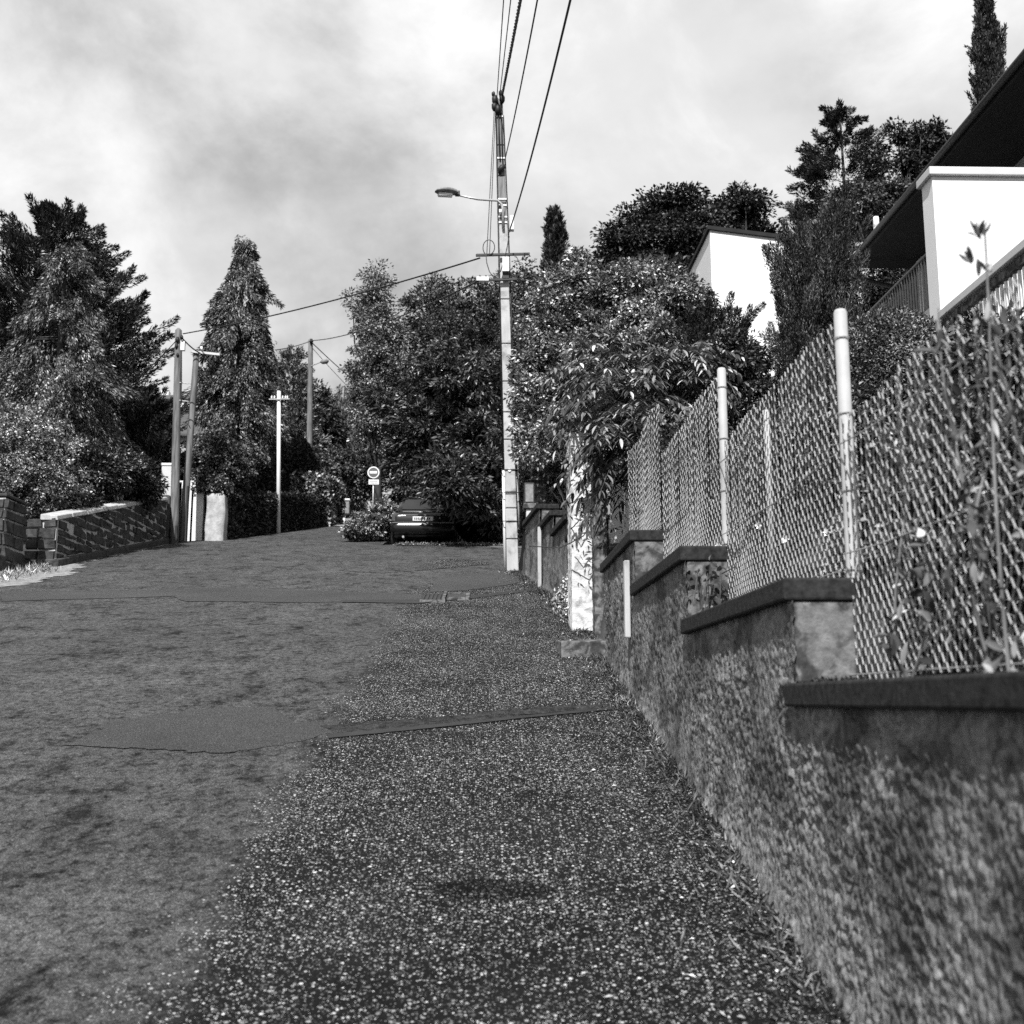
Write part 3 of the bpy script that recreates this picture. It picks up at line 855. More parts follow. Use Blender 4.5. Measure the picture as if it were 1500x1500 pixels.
# ------------------------------------------------------------------ stepped walls further up, along the bending pavement
far_wall = thing('garden_wall', 'stepped grey garden wall with tilted dark copings uphill of the white pillars', 'wall', (float(xw(15)), 15, float(gz(15))))
segs = [(12.92, 14.4), (14.4, 15.9), (15.9, 17.4), (17.4, 19.2)]
for y0, y1 in segs:
    zt = float(gz(y1)) + 0.86
    rough_face('rendered_panel', y0, y1, zt, lambda y: xw(y) + 0.0, far_wall, M['rough'], 0.035, 0.012)
    x0, x1 = float(xw(y0)), float(xw(y1))
    mb = MB(); mb.hexa([(x0 + 0.03, y0 + 0.01, float(gz(y0)) - 0.3), (x0 + 0.3, y0 + 0.01, float(gz(y0)) - 0.3), (x1 + 0.3, y1, float(gz(y0)) - 0.3), (x1 + 0.03, y1, float(gz(y0)) - 0.3)],
                       [(x0 + 0.03, y0 + 0.01, zt), (x0 + 0.3, y0 + 0.01, zt), (x1 + 0.3, y1, zt), (x1 + 0.03, y1, zt)])
    mb.build('wall_core', M['plaster'], far_wall)
    mb = MB(); mb.hexa([(x0 - 0.06, y0 - 0.02, zt + 0.002), (x0 + 0.3, y0 - 0.02, zt + 0.002), (x1 + 0.3, y1 + 0.05, zt + 0.002), (x1 - 0.06, y1 + 0.05, zt + 0.002)],
                       [(x0 - 0.06, y0 - 0.02, zt + 0.08), (x0 + 0.3, y0 - 0.02, zt + 0.08), (x1 + 0.3, y1 + 0.05, zt + 0.08), (x1 - 0.06, y1 + 0.05, zt + 0.08)])
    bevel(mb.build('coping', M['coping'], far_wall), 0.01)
mb = MB(); a = at(792, 762, 17.6); b = at(797, 862, 17.6)
x_ = float(xw(17.0)) - 0.06
mb.box((x_ - 0.03, 17.0, float(gz(17.0)) - 0.02), (x_ + 0.025, 17.12, float(gz(17.0)) + 0.95))
tag(bevel(mb.build('conduit', M['concrete']), 0.008), 'pale upright meter conduit in front of the uphill garden wall', 'conduit')

# gate pillar and letter box near the concrete pole
y0 = 19.3
a = at(771, 745, y0); b = at(785, 835, y0)
gp1 = thing('gate_pillar', 'bright white plaster pillar with a ledge behind the concrete pole', 'pillar', ((a[0] + b[0]) / 2, y0, float(gz(y0))))
mb = MB(); mb.box((a[0], y0, float(gz(y0)) - 0.2), (b[0], y0 + 0.3, a[2])); bevel(mb.build('shaft', M['offwhite'], gp1), 0.01)
mb = MB(); mb.box((a[0] - 0.05, y0 - 0.04, a[2]), (b[0] + 0.01, y0 + 0.32, a[2] + 0.09)); bevel(mb.build('ledge', M['plaster'], gp1), 0.01)
lb = thing('letter_box', 'dark metal letter box standing on the ledge of the white pillar', 'letter box', ((a[0] + b[0]) / 2, y0, a[2] + 0.09))
c = at(768, 707, y0); d = at(783, 733, y0)
mb = MB(); mb.box((c[0], y0 + 0.0, a[2] + 0.092), (d[0], y0 + 0.26, c[2])); bevel(mb.build('body', M['darksteel'], lb), 0.012)
mb = MB(); mb.box((c[0] + 0.02, y0 - 0.008, a[2] + 0.12), (d[0] - 0.02, y0 + 0.004, c[2] - 0.03)); bevel(mb.build('door', M['lamp'], lb), 0.003)
y1 = 20.1
a = at(783, 704, y1); b = at(800, 780, y1)
gp2 = thing('gate_pillar', 'grey plaster pillar with flat cap behind the letter box', 'pillar', ((a[0] + b[0]) / 2, y1, float(gz(y1))))
mb = MB(); mb.box((a[0], y1, float(gz(y1)) - 0.2), (b[0], y1 + 0.3, a[2])); bevel(mb.build('shaft', M['plaster'], gp2), 0.01)
mb = MB(); mb.box((a[0] - 0.06, y1 - 0.06, a[2]), (b[0] + 0.04, y1 + 0.36, a[2] + 0.075)); bevel(mb.build('cap', M['plaster'], gp2), 0.01)
# agave-like plant in front of it
c = at(815, 760, 18.6)
ag = thing('spiky_plant', 'dark sword leaved plant behind the uphill garden wall', 'plant', (c[0], 18.6, float(garden(c[0] + .4, 18.6))))
mb = MB()
for i in range(22):
    az = rng.uniform(0, 2 * math.pi); ln = rng.uniform(0.5, 0.95); sp = rng.uniform(0.15, 0.6)
    dv = np.array([math.cos(az) * sp, math.sin(az) * sp, 1.0]); dv /= np.linalg.norm(dv)
    sd = np.cross(dv, [math.cos(az), math.sin(az), 0.2]); sd /= np.linalg.norm(sd)
    p0 = np.array([c[0] + 0.25, 18.6, float(garden(c[0] + .4, 18.6))])
    m_ = p0 + dv * ln * 0.55; tp = p0 + dv * ln + np.array([math.cos(az), math.sin(az), -0.4]) * 0.18 * sp
    mb.add([p0 - sd * 0.02, p0 + sd * 0.02, m_ + sd * 0.045, tp, m_ - sd * 0.045, m_ - np.cross(sd, dv) * 0.02], [(0, 1, 2, 5), (0, 5, 4), (5, 2, 3), (4, 5, 3)])
mb.build('leaves', M['l_mid'], ag)

# drain inlet at the pavement edge
p = gp(640, 880); q = gp(667, 866)
dr = thing('drain_inlet', 'small concrete drain inlet at the pavement edge', 'drain', (p[0], p[1], p[2]))
yy0, yy1 = p[1] - 0.25, p[1] + 0.65
x0 = p[0] - 0.22
zz0 = float(gz(yy0))
def slab(x0, x1, y0, y1, h0, h1, name, m):
    mb = MB(); mb.hexa([(x0, y0, float(gz(y0)) + h0), (x1, y0, float(gz(y0)) + h0), (x1, y1, float(gz(y1)) + h0), (x0, y1, float(gz(y1)) + h0)],
                       [(x0, y0, float(gz(y0)) + h1), (x1, y0, float(gz(y0)) + h1), (x1, y1, float(gz(y1)) + h1), (x0, y1, float(gz(y1)) + h1)])
    return mb.build(name, m, dr)
slab(x0, x0 + 0.30, yy0, yy0 + 0.07, -0.05, 0.035, 'kerb_stone', M['plaster'])
slab(x0 + 0.30, x0 + 0.34, yy0, yy1, -0.05, 0.07, 'kerb_stone', M['plaster'])
slab(x0, x0 + 0.295, yy0 + 0.075, yy1, -0.05, 0.022, 'opening_shade', M['crackfill'])  # solid dark slab; the shade inside the inlet is put into its colour
for i in range(5):
    slab(x0 + 0.02 + i * 0.055, x0 + 0.045 + i * 0.055, yy0 + 0.08, yy1 - 0.02, 0.0221, 0.035, 'grate_bar', M['darksteel'])
slab(x0 + 0.345, x0 + 0.6, yy0 + 0.35, yy1, -0.03, 0.03, 'cover', M['patch'])
for (s0, s1, t0_, t1_) in ((0.345, 0.6, 0.29, 0.345), (0.345, 0.6, 0.905, 0.96), (0.605, 0.66, 0.29, 0.96)):
    slab(x0 + s0, x0 + s1, yy0 + t0_, yy0 + t1_, -0.03, 0.04, 'frame', M['plaster'])

# ================================================================== CONCRETE UTILITY POLE WITH STREET LAMP
PY = 20.2
pb = at(751, 835, PY); pt = at(731.5, 146, PY)
pole = thing('utility_pole', 'tall pale concrete utility pole carrying the street lamp', 'utility pole', (pb[0], PY, float(gz(PY))))
pb[2] = float(gz(PY)) - 0.1
def pole_at(py):
    """centre of the pole at picture height py"""
    s = (835 - py) / (835 - 146)
    z = at(751, py, PY)[2]
    s = (z - float(gz(PY))) / (pt[2] - float(gz(PY)))
    return np.array([pb[0] + (pt[0] - pb[0]) * s, PY, z]), 0.105 - 0.043 * s      # centre, half width
def ring(c, hw, dp):
    return [(c[0] - hw, c[1] - dp, c[2]), (c[0] + hw, c[1] - dp, c[2]), (c[0] + hw, c[1] + dp, c[2]), (c[0] - hw, c[1] + dp, c[2])]
levels = [845, 790, 745, 722, 690, 645, 605, 560, 505, 440, 412, 330, 300, 260, 215, 146]
for i in range(len(levels) - 1):
    c0, h0 = pole_at(levels[i]); c1, h1 = pole_at(levels[i + 1])
    c1[2] -= 0.018
    mb = MB(); mb.hexa(ring(c0, h0, h0 * 1.25), ring(c1, h1, h1 * 1.25))
    bevel(mb.build('shaft_section', M['concrete'] if levels[i] > 330 else M['weathered'], pole), 0.012)
mb = MB(); c0, h0 = pole_at(845); c1, h1 = pole_at(147); mb.hexa(ring(c0, h0 - 0.012, h0), ring(c1, h1 - 0.012, h1)); mb.build('shaft_core', M['plaster'], pole)
def along(name, py0, py1, dxp, r, m, dyp=-0.16, sides=8):
    c0, h0 = pole_at(py0); c1, h1 = pole_at(py1)
    mb = MB(); mb.tube([c0 + [dxp[0], dyp, 0], (c0 + c1) / 2 + [(dxp[0] + dxp[1]) / 2, dyp, 0], c1 + [dxp[1], dyp, 0]], r, sides)
    return mb.build(name, m, pole, True)
along('conduit', 832, 690, (-0.135, -0.12), 0.028, M['whitebox'], -0.02)
along('conduit', 770, 605, (0.14, 0.125), 0.03, M['whitebox'], 0.02)
along('riser_cable', 690, 160, (-0.12, -0.075), 0.014, M['cable'], -0.02)
along('riser_cable', 780, 690, (0.19, 0.13), 0.016, M['cable'], 0.0)
along('riser_cable', 690, 330, (0.125, 0.1), 0.014, M['cable'], -0.01)
along('riser_cable', 330, 170, (0.1, 0.07), 0.012, M['cable'], -0.01)
along('riser_cable', 240, 155, (-0.02, -0.03), 0.016, M['cable'], -0.09)
along('riser_cable', 245, 155, (0.03, 0.02), 0.014, M['cable'], -0.09)
for py in (765, 724, 690):
    c, h = pole_at(py); mb = MB()
    h2 = h + 0.055
    mb.tube([c + [-h2, -0.14, 0], c + [h2, -0.14, 0.005], c + [h2, 0.14, 0], c + [-h2, 0.14, 0], c + [-h2, -0.14, 0]], 0.008, 5)
    mb.build('strap', M['darksteel'], pole)
for py in (175, 236, 296, 305, 322, 330):
    c, h = pole_at(py); mb = MB(); h2 = h + 0.008
    mb.hexa(ring(c, h2, h2 * 1.3), ring(c + [0, 0, 0.03], h2, h2 * 1.3)); mb.build('band', M['whitebox'], pole)
c, h = pole_at(691); mb = MB(); mb.tube([c + [-0.01, -0.125, 0], c + [-0.01, -0.14, 0]], 0.03, 12); mb.build('number_disc', M['whitebox'], pole)
# top clamp cluster
c, h = pole_at(152)
for i, (ox, oz, r) in enumerate(((-0.09, 0.0, 0.06), (0.05, 0.02, 0.055), (-0.03, -0.2, 0.065), (-0.1, -0.14, 0.055), (0.02, 0.14, 0.04), (-0.12, 0.12, 0.035))):
    mb = MB(); mb.tube([c + [ox, -0.12, oz - r * 1.5], c + [ox, -0.13, oz - r * 0.5], c + [ox, -0.13, oz + r * 0.6], c + [ox + 0.01, -0.12, oz + r * 1.6]], [r * .5, r, r * 1.05, r * .45], 8)
    mb.build('cable_clamp', M['cable'], pole, True)
c, h = pole_at(252)
mb = MB(); mb.tube([c + [-0.03, -0.1, -0.1], c + [-0.03, -0.13, -0.02], c + [0.02, -0.13, 0.03], c + [0.06, -0.1, 0.09]], [0.02, 0.055, 0.06, 0.02], 8); mb.build('cable_clamp', M['cable'], pole, True)
# street lamp arm and head
c, h = pole_at(340); c2, _ = pole_at(308)
e = at(671, 286, PY - 0.35)
arm = MB(); arm.tube([c + [0.0, -0.13, 0], c2 + [0.0, -0.14, -0.02], c2 + [-0.02, -0.15, 0.05], c2 + [-0.1, -0.17, 0.115], at(700, 292, PY - 0.25), e], [0.028, 0.028, 0.026, 0.024, 0.02, 0.018], 8)
lamp = arm.build('lamp_arm', M['steel'], pole, True)
h0 = at(672, 283, PY - 0.35); h1 = at(637, 281, PY - 0.55)
ax = h1 - h0; n_ = 12; vs = []; fs = []
for i, s in enumerate(np.linspace(0, 1, n_)):
    ww = [0.05, 0.09, 0.105, 0.115, 0.12, 0.125, 0.125, 0.125, 0.12, 0.11, 0.085, 0.03][i]
    th = [0.035, 0.06, 0.068, 0.072, 0.075, 0.075, 0.072, 0.07, 0.065, 0.055, 0.04, 0.012][i]
    cc = h0 + ax * s + np.array([0, 0, 0.02 * math.sin(s * math.pi)])
    for j in range(10):
        a_ = 2 * math.pi * j / 10
        zc_ = math.sin(a_) * th * (0.55 if math.sin(a_) < 0 else 1.0)
        vs.append(cc + np.array([0, math.cos(a_) * ww, zc_]))
for i in range(n_ - 1):
    for j in range(10):
        fs.append((i * 10 + j, i * 10 + (j + 1) % 10, (i + 1) * 10 + (j + 1) % 10, (i + 1) * 10 + j))
fs.append(tuple(range(10))); fs.append(tuple((n_ - 1) * 10 + j for j in range(9, -1, -1)))
mb = MB(); mb.add(vs, fs); head = mb.build('lamp_head', M['lamp'], pole, True)
mb = MB(); mb.tube([h0 + ax * 0.3 + [0, 0, -0.045], h0 + ax * 0.85 + [0, 0, -0.045]], 0.05, 8); mb.build('lamp_lens', M['whitebox'], head, True)
mb = MB(); q = h0 + ax * 0.02; mb.box(q - [0.06, 0.05, 0.05], q + [0.03, 0.05, 0.035]); bevel(mb.build('lamp_socket', M['darksteel'], head), 0.01)
# cross arms, boxes
for (pa, pb_, nm) in (((697, 374), (776, 372), 'cross_arm'), ((696, 411), (757, 409), 'cross_arm')):
    a, b = at(*pa, PY - 0.17), at(*pb_, PY - 0.17)
    mb = MB(); mb.hexa([a + [0, -0.025, -0.02], b + [0, -0.025, -0.02], b + [0, 0.025, -0.02], a + [0, 0.025, -0.02]], [a + [0, -0.025, 0.02], b + [0, -0.025, 0.02], b + [0, 0.025, 0.02], a + [0, 0.025, 0.02]])
    mb.build(nm, M['darksteel'], pole)
def boxpx(name, x0, y0, x1, y1, Y, dep, m, parent):
    a, b = at(x0, y0, Y), at(x1, y1, Y)
    mb = MB(); mb.box((a[0], Y, b[2]), (b[0], Y + dep, a[2])); return bevel(mb.build(name, m, parent), 0.008)
boxpx('junction_box', 698, 405, 716, 411, PY - 0.22, 0.12, M['whitebox'], pole)
boxpx('junction_box', 736, 376, 746, 397, PY - 0.26, 0.1, M['whitebox'], pole)
boxpx('junction_box', 747, 315, 753, 336, PY - 0.1, 0.12, M['whitebox'], pole)
boxpx('junction_box', 731, 306, 735, 311, PY - 0.2, 0.06, M['whitebox'], pole)
boxpx('meter_head', 736, 398, 746, 408, PY - 0.2, 0.06, M['darksteel'], pole)
# loop of spare cable
mb = MB(); lc = at(716, 362, PY - 0.2)
mb.tube([lc + [0.11 * math.cos(a_) , 0.01 * a_, 0.15 * math.sin(a_)] for a_ in np.linspace(-1.9, 4.9, 26)], 0.009, 5); mb.build('cable_loop', M['cable'], pole)
mb = MB(); mb.tube([at(712, 374, PY - .2), at(713, 385, PY - .22), at(717, 398, PY - .22), at(724, 407, PY - .2), at(733, 398, PY - .2), at(740, 376, PY - .2), at(746, 346, PY - .2)], 0.009, 5); mb.build('slack_cable', M['cable'], pole)

# ------------------------------------------------------------------ cables
def cable(name, label, P, Q, sag, r=0.012, ext=1.0, n=30, twist=0, group=None):
    P = np.array(P, float); Q = np.array(Q, float); E = P + (Q - P) * ext
    pts = []
    for s in np.linspace(0, 1, n):
        p = P + (E - P) * s
        p[2] -= sag * 4 * s * (1 - s)
        pts.append(p)
    mb = MB()
    if twist:
        d = unit(E - P); a1 = unit(np.cross(d, [0, 0, 1.0])); a2 = np.cross(d, a1)
        Ln = np.linalg.norm(E - P); m = int(Ln * 9)
        for ph in (0, 2.09, 4.19):
            q = []
            for i in range(m):
                s = i / (m - 1); p = P + (E - P) * s; p[2] -= sag * 4 * s * (1 - s)
                an = s * Ln * 2 * math.pi / twist + ph
                q.append(p + (a1 * math.cos(an) + a2 * math.sin(an)) * r * 1.1)
            mb.tube(q, r, 4)
    else:
        mb.tube(pts, r, 5)
    return tag(mb.build(name, M['cable']), label, 'cable', group)
top, _ = pole_at(150)
cable('overhead_cable', 'thin overhead cable to the left of the twisted bundle, leaving the pole top', top + [-0.05, -0.12, 0.05], at(737, 0, 14.6), 0.12, 0.009, 3.4)
cable('overhead_cable', 'thin overhead cable right beside the twisted bundle at the pole top', top + [0.0, -0.12, 0.05], at(747, 0, 14.8), 0.12, 0.009, 3.4)
cable('twisted_cable', 'thick twisted bundle of overhead conductors leaving the pole top', top + [0.05, -0.12, 0.08], at(760, 0, 14.7), 0.15, 0.014, 3.4, twist=0.5)
m1, h1 = pole_at(237)
cable('overhead_cable', 'overhead cable clamped to the pole below its top bands', m1 + [h1, -0.05, 0], at(780, 0, 12.6), 0.35, 0.011, 2.4)
m2, h2 = pole_at(345)
cable('overhead_cable', 'low slung overhead cable clamped below the street lamp', m2 + [h2 + 0.02, -0.05, 0], at(822, 0, 10.6), 0.42, 0.013, 1.9)
cable('drop_cable', 'outer drop wire hanging from pole top to the cross arm', top + [-0.1, -0.12, -0.2], at(713, 374, PY - .19), 0.0, 0.008)
cable('drop_cable', 'inner drop wire hanging from pole top to the cross arm', top + [-0.08, -0.12, -0.25], at(717, 374, PY - .19), 0.0, 0.008)
LPOLE_Y = 28.6
cable('service_cable', 'service cable from the concrete pole cross arm to the wooden pole', at(703, 378, PY - .18), at(268, 489, LPOLE_Y), 0.12, 0.016)
BPOLE_Y = 46
cable('service_cable', 'lower service cable running to the far lamp pole', at(700, 412, PY - .18), at(456, 499, BPOLE_Y), 0.25, 0.018)
cable('service_cable', 'service cable continuing from the far lamp pole behind the weeping cypress', at(456, 499, BPOLE_Y), at(375, 515, 34), 0.1, 0.018)
cable('service_cable', 'thick wire dropping from the far lamp pole towards the tall trees', at(456, 501, BPOLE_Y), at(560, 590, 50), 0.1, 0.02)
cable('service_cable', 'thin wire dropping from the far lamp pole below the thick one', at(456, 508, BPOLE_Y), at(560, 615, 50), 0.1, 0.012)

# ================================================================== LEFT: STONE WALL, GATE, POLES
XS = -7.95
def stop(Y):
    return 5.02 + 0.232 * (Y - 20.9)
swall = thing('stone_wall', 'dark coursed stone wall with pale cap climbing beside the street', 'wall', (XS, 20.9, float(gz(20.9))))
mb = MB()
mb.hexa([(XS - 0.29, 20.93, 3.8), (XS - 0.004, 20.93, 3.8), (XS - 0.004, 28.25, 5.2), (XS - 0.29, 28.25, 5.2)],
        [(XS - 0.29, 20.93, stop(20.9) - .02), (XS - 0.004, 20.93, stop(20.9) - .02), (XS - 0.004, 28.25, stop(28.25) - .02), (XS - 0.29, 28.25, stop(28.25) - .02)])
mb.build('mortar_core', M['mortar'], swall)
def stone(back, front, parent, nm='stone'):
    mb = MB()
    b = [np.array(p) for p in back]; f = [np.array(p) for p in front]
    f = [p + rng.normal(size=3) * 0.012 for p in f]
    mb.hexa(b, f)
    return mb.build(nm, M['stone'], parent)
ch = 0.165
z = 4.1
row = 0
while z < stop(28.2):
    z1 = z + ch * rng.uniform(0.75, 1.3)
    y = 20.93 + rng.uniform(0, 0.1)
    while y < 28.0:
        ln = rng.uniform(0.2, 0.46)
        y1 = min(y + ln, 28.05)
        gap = rng.uniform(0.008, 0.02)
        zb0, zb1 = max(z + gap, float(gz(y)) + 0.16), max(z + gap, float(gz(y1)) + 0.16)
        zt0, zt1 = min(z1 - gap, stop(y) - 0.045), min(z1 - gap, stop(y1) - 0.045)
        zt0, zt1 = max(zt0, zb0 + .012), max(zt1, zb1 + .012)
        if max(zt0 - zb0, zt1 - zb1) > 0.045 and y1 - y > 0.12:
            a0, a1 = y + gap, y1 - gap
            i = 0.005; pr = rng.uniform(0.004, 0.022)
            back = [(XS - 0.05, a0, zb0), (XS - 0.05, a1, zb1), (XS - 0.05, a1, zt1), (XS - 0.05, a0, zt0)]
            mid = [(XS + pr, a0 + i, zb0 + i), (XS + pr, a1 - i, zb1 + i), (XS + pr, a1 - i, zt1 - i), (XS + pr, a0 + i, zt0 - i)]
            stone(back, mid, swall)
        y = y1
    z = z1
    row += 1
# near end of the wall, lit by the sun
z = 4.24
while z < 5.0:
    z1 = min(z + rng.uniform(0.17, 0.23), 5.02)
    cuts = [-8.5, -8.5 + rng.uniform(0.22, 0.36), -7.94]
    for x0, x1 in zip(cuts, cuts[1:]):
        g_ = 0.012; pr = rng.uniform(0.0, 0.025)
        stone([(x1 - g_, 20.96, z + g_), (x0 + g_, 20.96, z + g_), (x0 + g_, 20.96, z1 - g_), (x1 - g_, 20.96, z1 - g_)],
              [(x1 - g_ - .012, 20.9 - pr, z + g_ + .012), (x0 + g_ + .012, 20.9 - pr, z + g_ + .012), (x0 + g_ + .012, 20.9 - pr, z1 - g_ - .012), (x1 - g_ - .012, 20.9 - pr, z1 - g_ - .012)], swall)
    z = z1
# cap stones; sun on the wall top is put into their pale colour
y = 20.88
while y < 27.9:
    y1 = min(y + rng.uniform(0.45, 0.8), 27.95)
    mb = MB(); h = rng.uniform(0.03, 0.06); o_ = rng.uniform(0.0, 0.03)
    mb.hexa([(XS - 0.3, y + .006, stop(y) - .03), (XS + 0.02 + o_, y + .006, stop(y) - .03), (XS + 0.02 + o_, y1 - .006, stop(y1) - .03), (XS - 0.3, y1 - .006, stop(y1) - .03)],
            [(XS - 0.3, y + .006, stop(y) + h + .03), (XS + o_, y + .006, stop(y) + h), (XS + o_, y1 - .006, stop(y1) + h), (XS - 0.3, y1 - .006, stop(y1) + h + .03)])
    bevel(mb.build('capstone', M['capstone'], swall), 0.012)
    y = y1
# plinth ledge
y = 20.8
while y < 27.9:
    y1 = min(y + 1.45, 28.0)
    mb = MB()
    mb.hexa([(XS - 0.3, y, float(gz(y)) - .1), (XS + 0.12, y, float(gz(y)) - .1), (XS + 0.12, y1 - .01, float(gz(y1)) - .1), (XS - 0.3, y1 - .01, float(gz(y1)) - .1)],
            [(XS - 0.3, y, float(gz(y)) + .145), (XS + 0.12, y, float(gz(y)) + .14), (XS + 0.12, y1 - .01, float(gz(y1)) + .14), (XS - 0.3, y1 - .01, float(gz(y1)) + .145)])
    bevel(mb.build('plinth_stone', M['stone'], swall), 0.02)
    y = y1
mb = MB(); mb.box((XS - 0.35, 28.06, 5.2), (XS + 0.06, 28.5, stop(28.2) + 0.06)); bevel(mb.build('end_pier', M['stone'], swall), 0.05)
# pier left of the wall
pier = thing('stone_pier', 'dark stone gate pier before the start of the stone wall', 'pillar', (-8.6, 19.9, float(gz(19.9))))
mb = MB(); mb.box((-8.98, 19.53, 3.6), (-8.33, 20.35, 5.16)); mb.build('mortar_core', M['mortar'], pier)
z = 3.85
while z < 5.08:
    z1 = min(z + rng.uniform(0.16, 0.26), 5.17)
    cy = 19.5 + rng.uniform(0.3, 0.55)
    for y0_, y1_ in ((19.5, cy), (cy, 20.38)):
        pr = rng.uniform(0.0, 0.03); g_ = .012
        stone([(-8.36, y0_ + g_, z + g_), (-8.36, y1_ - g_, z + g_), (-8.36, y1_ - g_, z1 - g_), (-8.36, y0_ + g_, z1 - g_)],
              [(-8.3 + pr, y0_ + g_ + .015, z + g_ + .015), (-8.3 + pr, y1_ - g_ - .015, z + g_ + .015), (-8.3 + pr, y1_ - g_ - .015, z1 - g_ - .015), (-8.3 + pr, y0_ + g_ + .015, z1 - g_ - .015)], pier)
    cx_ = -8.65 + rng.uniform(-0.12, 0.12)
    for x0_, x1_ in ((-8.98, cx_), (cx_, -8.32)):
        pr = rng.uniform(0.0, 0.03); g_ = .012
        stone([(x1_ - g_, 19.56, z + g_), (x0_ + g_, 19.56, z + g_), (x0_ + g_, 19.56, z1 - g_), (x1_ - g_, 19.56, z1 - g_)],
              [(x1_ - g_ - .015, 19.5 - pr, z + g_ + .015), (x0_ + g_ + .015, 19.5 - pr, z + g_ + .015), (x0_ + g_ + .015, 19.5 - pr, z1 - g_ - .015), (x1_ - g_ - .015, 19.5 - pr, z1 - g_ - .015)], pier)
    z = z1
mb = MB(); mb.box((-9.0, 19.5, 5.18), (-8.3, 20.38, 5.24)); bevel(mb.build('cap', M['stone'], pier), 0.02)
# low boulder stone beside the pier
mb = MB(); mb.box((-8.75, 18.9, float(gz(18.9)) - 0.1), (-8.2, 19.45, float(gz(19.2)) + 0.36)); tag(bevel(mb.build('kerb_boulder', M['stone']), 0.05, 3), 'squat dark stone block against the gate pier foot', 'stone')

# white gate, pillars
a = at(237, 682, 28.9); b = at(250, 795, 28.9)
wp = thing('gate_pillar', 'slim white gate pillar at the end of the stone wall', 'pillar', (a[0], 28.9, float(gz(28.9))))
mb = MB(); mb.box((a[0], 28.9, float(gz(28.9)) - .2), (b[0], 29.1, a[2])); bevel(mb.build('shaft', M['offwhite'], wp), 0.01)
mb = MB(); mb.box((a[0] - .02, 28.88, a[2]), (b[0] + .02, 29.12, a[2] + .07)); bevel(mb.build('cap', M['whitegate'], wp), 0.015)
wg = thing('driveway_gate', 'white boarded driveway gate behind the leaning wooden pole', 'gate', (-7.6, 29.6, float(gz(29.6))))
for (x0_, x1_, yt) in ((257, 263, 706), (263.3, 269, 704), (269.3, 275, 704), (275.3, 281, 704), (281.3, 283.6, 706)):
    a = at(x0_, yt, 29.6); b = at(x1_, 790, 29.6)
    mb = MB(); mb.box((a[0], 29.6, float(gz(29.6)) - .02), (b[0] - .006, 29.63, a[2])); bevel(mb.build('board', M['whitegate'], wg), 0.004)
a = at(257, 725, 29.6); b = at(283.6, 729, 29.6)
mb = MB(); mb.box((a[0], 29.635, b[2]), (b[0], 29.67, a[2])); mb.build('rail', M['whitegate'], wg)
a = at(284, 714, 29.55); b = at(295.5, 792, 29.55)
wp = thing('gate_pillar', 'square white gate post with flat cap beside the rough plaster pillar', 'pillar', (a[0], 29.55, float(gz(29.55))))
mb = MB(); mb.box((a[0], 29.55, float(gz(29.5)) - .2), (b[0], 29.75, a[2])); bevel(mb.build('shaft', M['whitegate'], wp), 0.008)
mb = MB(); mb.box((a[0] - .03, 29.52, a[2]), (b[0] + .03, 29.78, a[2] + .05)); bevel(mb.build('cap', M['whitegate'], wp), 0.008)
# lumpy plaster pillar
a = at(298, 722, 29.4); b = at(329, 793, 29.4)
nz_, na_ = 22, 24
P = np.zeros((nz_, na_ + 1, 3))
cx_, rx_ = (a[0] + b[0]) / 2, (b[0] - a[0]) / 2
for i in range(nz_):
    s = i / (nz_ - 1)
    for j in range(na_ + 1):
        an = 2 * math.pi * j / na_
        sq = 1 / max(abs(math.cos(an)), abs(math.sin(an))) ** 0.85
        r_ = rx_ * 0.86 * sq * (1 + 0.10 * math.sin(5 * s + 2 * an) * 0.5 + 0.05 * math.sin(9 * s + 3 * math.cos(an))) * (1 if s < .95 else (1 - (s - .95) * 3))
        P[i, j] = (cx_ + math.cos(an) * r_, 29.7 + math.sin(an) * r_, float(gz(29.4)) - .15 + (a[2] - float(gz(29.4)) + .15) * s)
o = grid_obj('rough_pillar', P, M['capstone'])
tag(o, 'lumpy pale plaster pillar at the start of the clipped hedge', 'pillar')

# wooden poles
def wood_pole(name, label, p0, p1, r0, r1, Y, group=None):
    a = at(*p0, Y); b = at(*p1, Y); base = a.copy(); base[2] = float(garden(a[0], Y))
    t = thing(name, label, 'utility pole', base, group)
    mb = MB(); pts = [a + (b - a) * s for s in np.linspace(0, 1, 9)]
    pts[0][2] -= 0.25
    mb.tube(pts + [b + (b - a) / np.linalg.norm(b - a) * 0.06], list(np.linspace(r0, r1, 9)) + [r1 * 0.35], 12)
    mb.build('shaft', M['wood'], t, True)
    return t
wp = wood_pole('utility_pole', 'upright weathered wooden pole with white box near its top', (255, 797), (261.5, 484), 0.115, 0.085, LPOLE_Y - .4)
Yp = LPOLE_Y - .4
boxpx('fuse_box', 264.5, 498, 270, 513, Yp - 0.05, 0.1, M['whitebox'], wp)
for (px_, py_, r_) in ((260, 498, .06), (258.5, 507, .05), (266, 494, .045), (260, 520, .04)):
    q = at(px_, py_, Yp - .09); mb = MB(); mb.tube([q - [0, 0, r_ * 1.3], q, q + [0, 0, r_ * 1.3]], [r_ * .5, r_, r_ * .5], 7); mb.build('clamp', M['cable'], wp, True)
mb = MB(); mb.tube([at(266, 513, Yp - .08), at(266, 560, Yp - .1), at(265, 590, Yp - .1), at(268, 596, Yp - .1)], 0.012, 5); mb.build('riser_cable', M['cable'], wp)
for py_ in (560, 586):
    q0, q1 = at(261, py_, Yp - .05), at(276, py_ + 2, Yp - .05); mb = MB(); mb.tube([q0, q1], 0.015, 5); mb.build('bracket', M['steel'], wp)
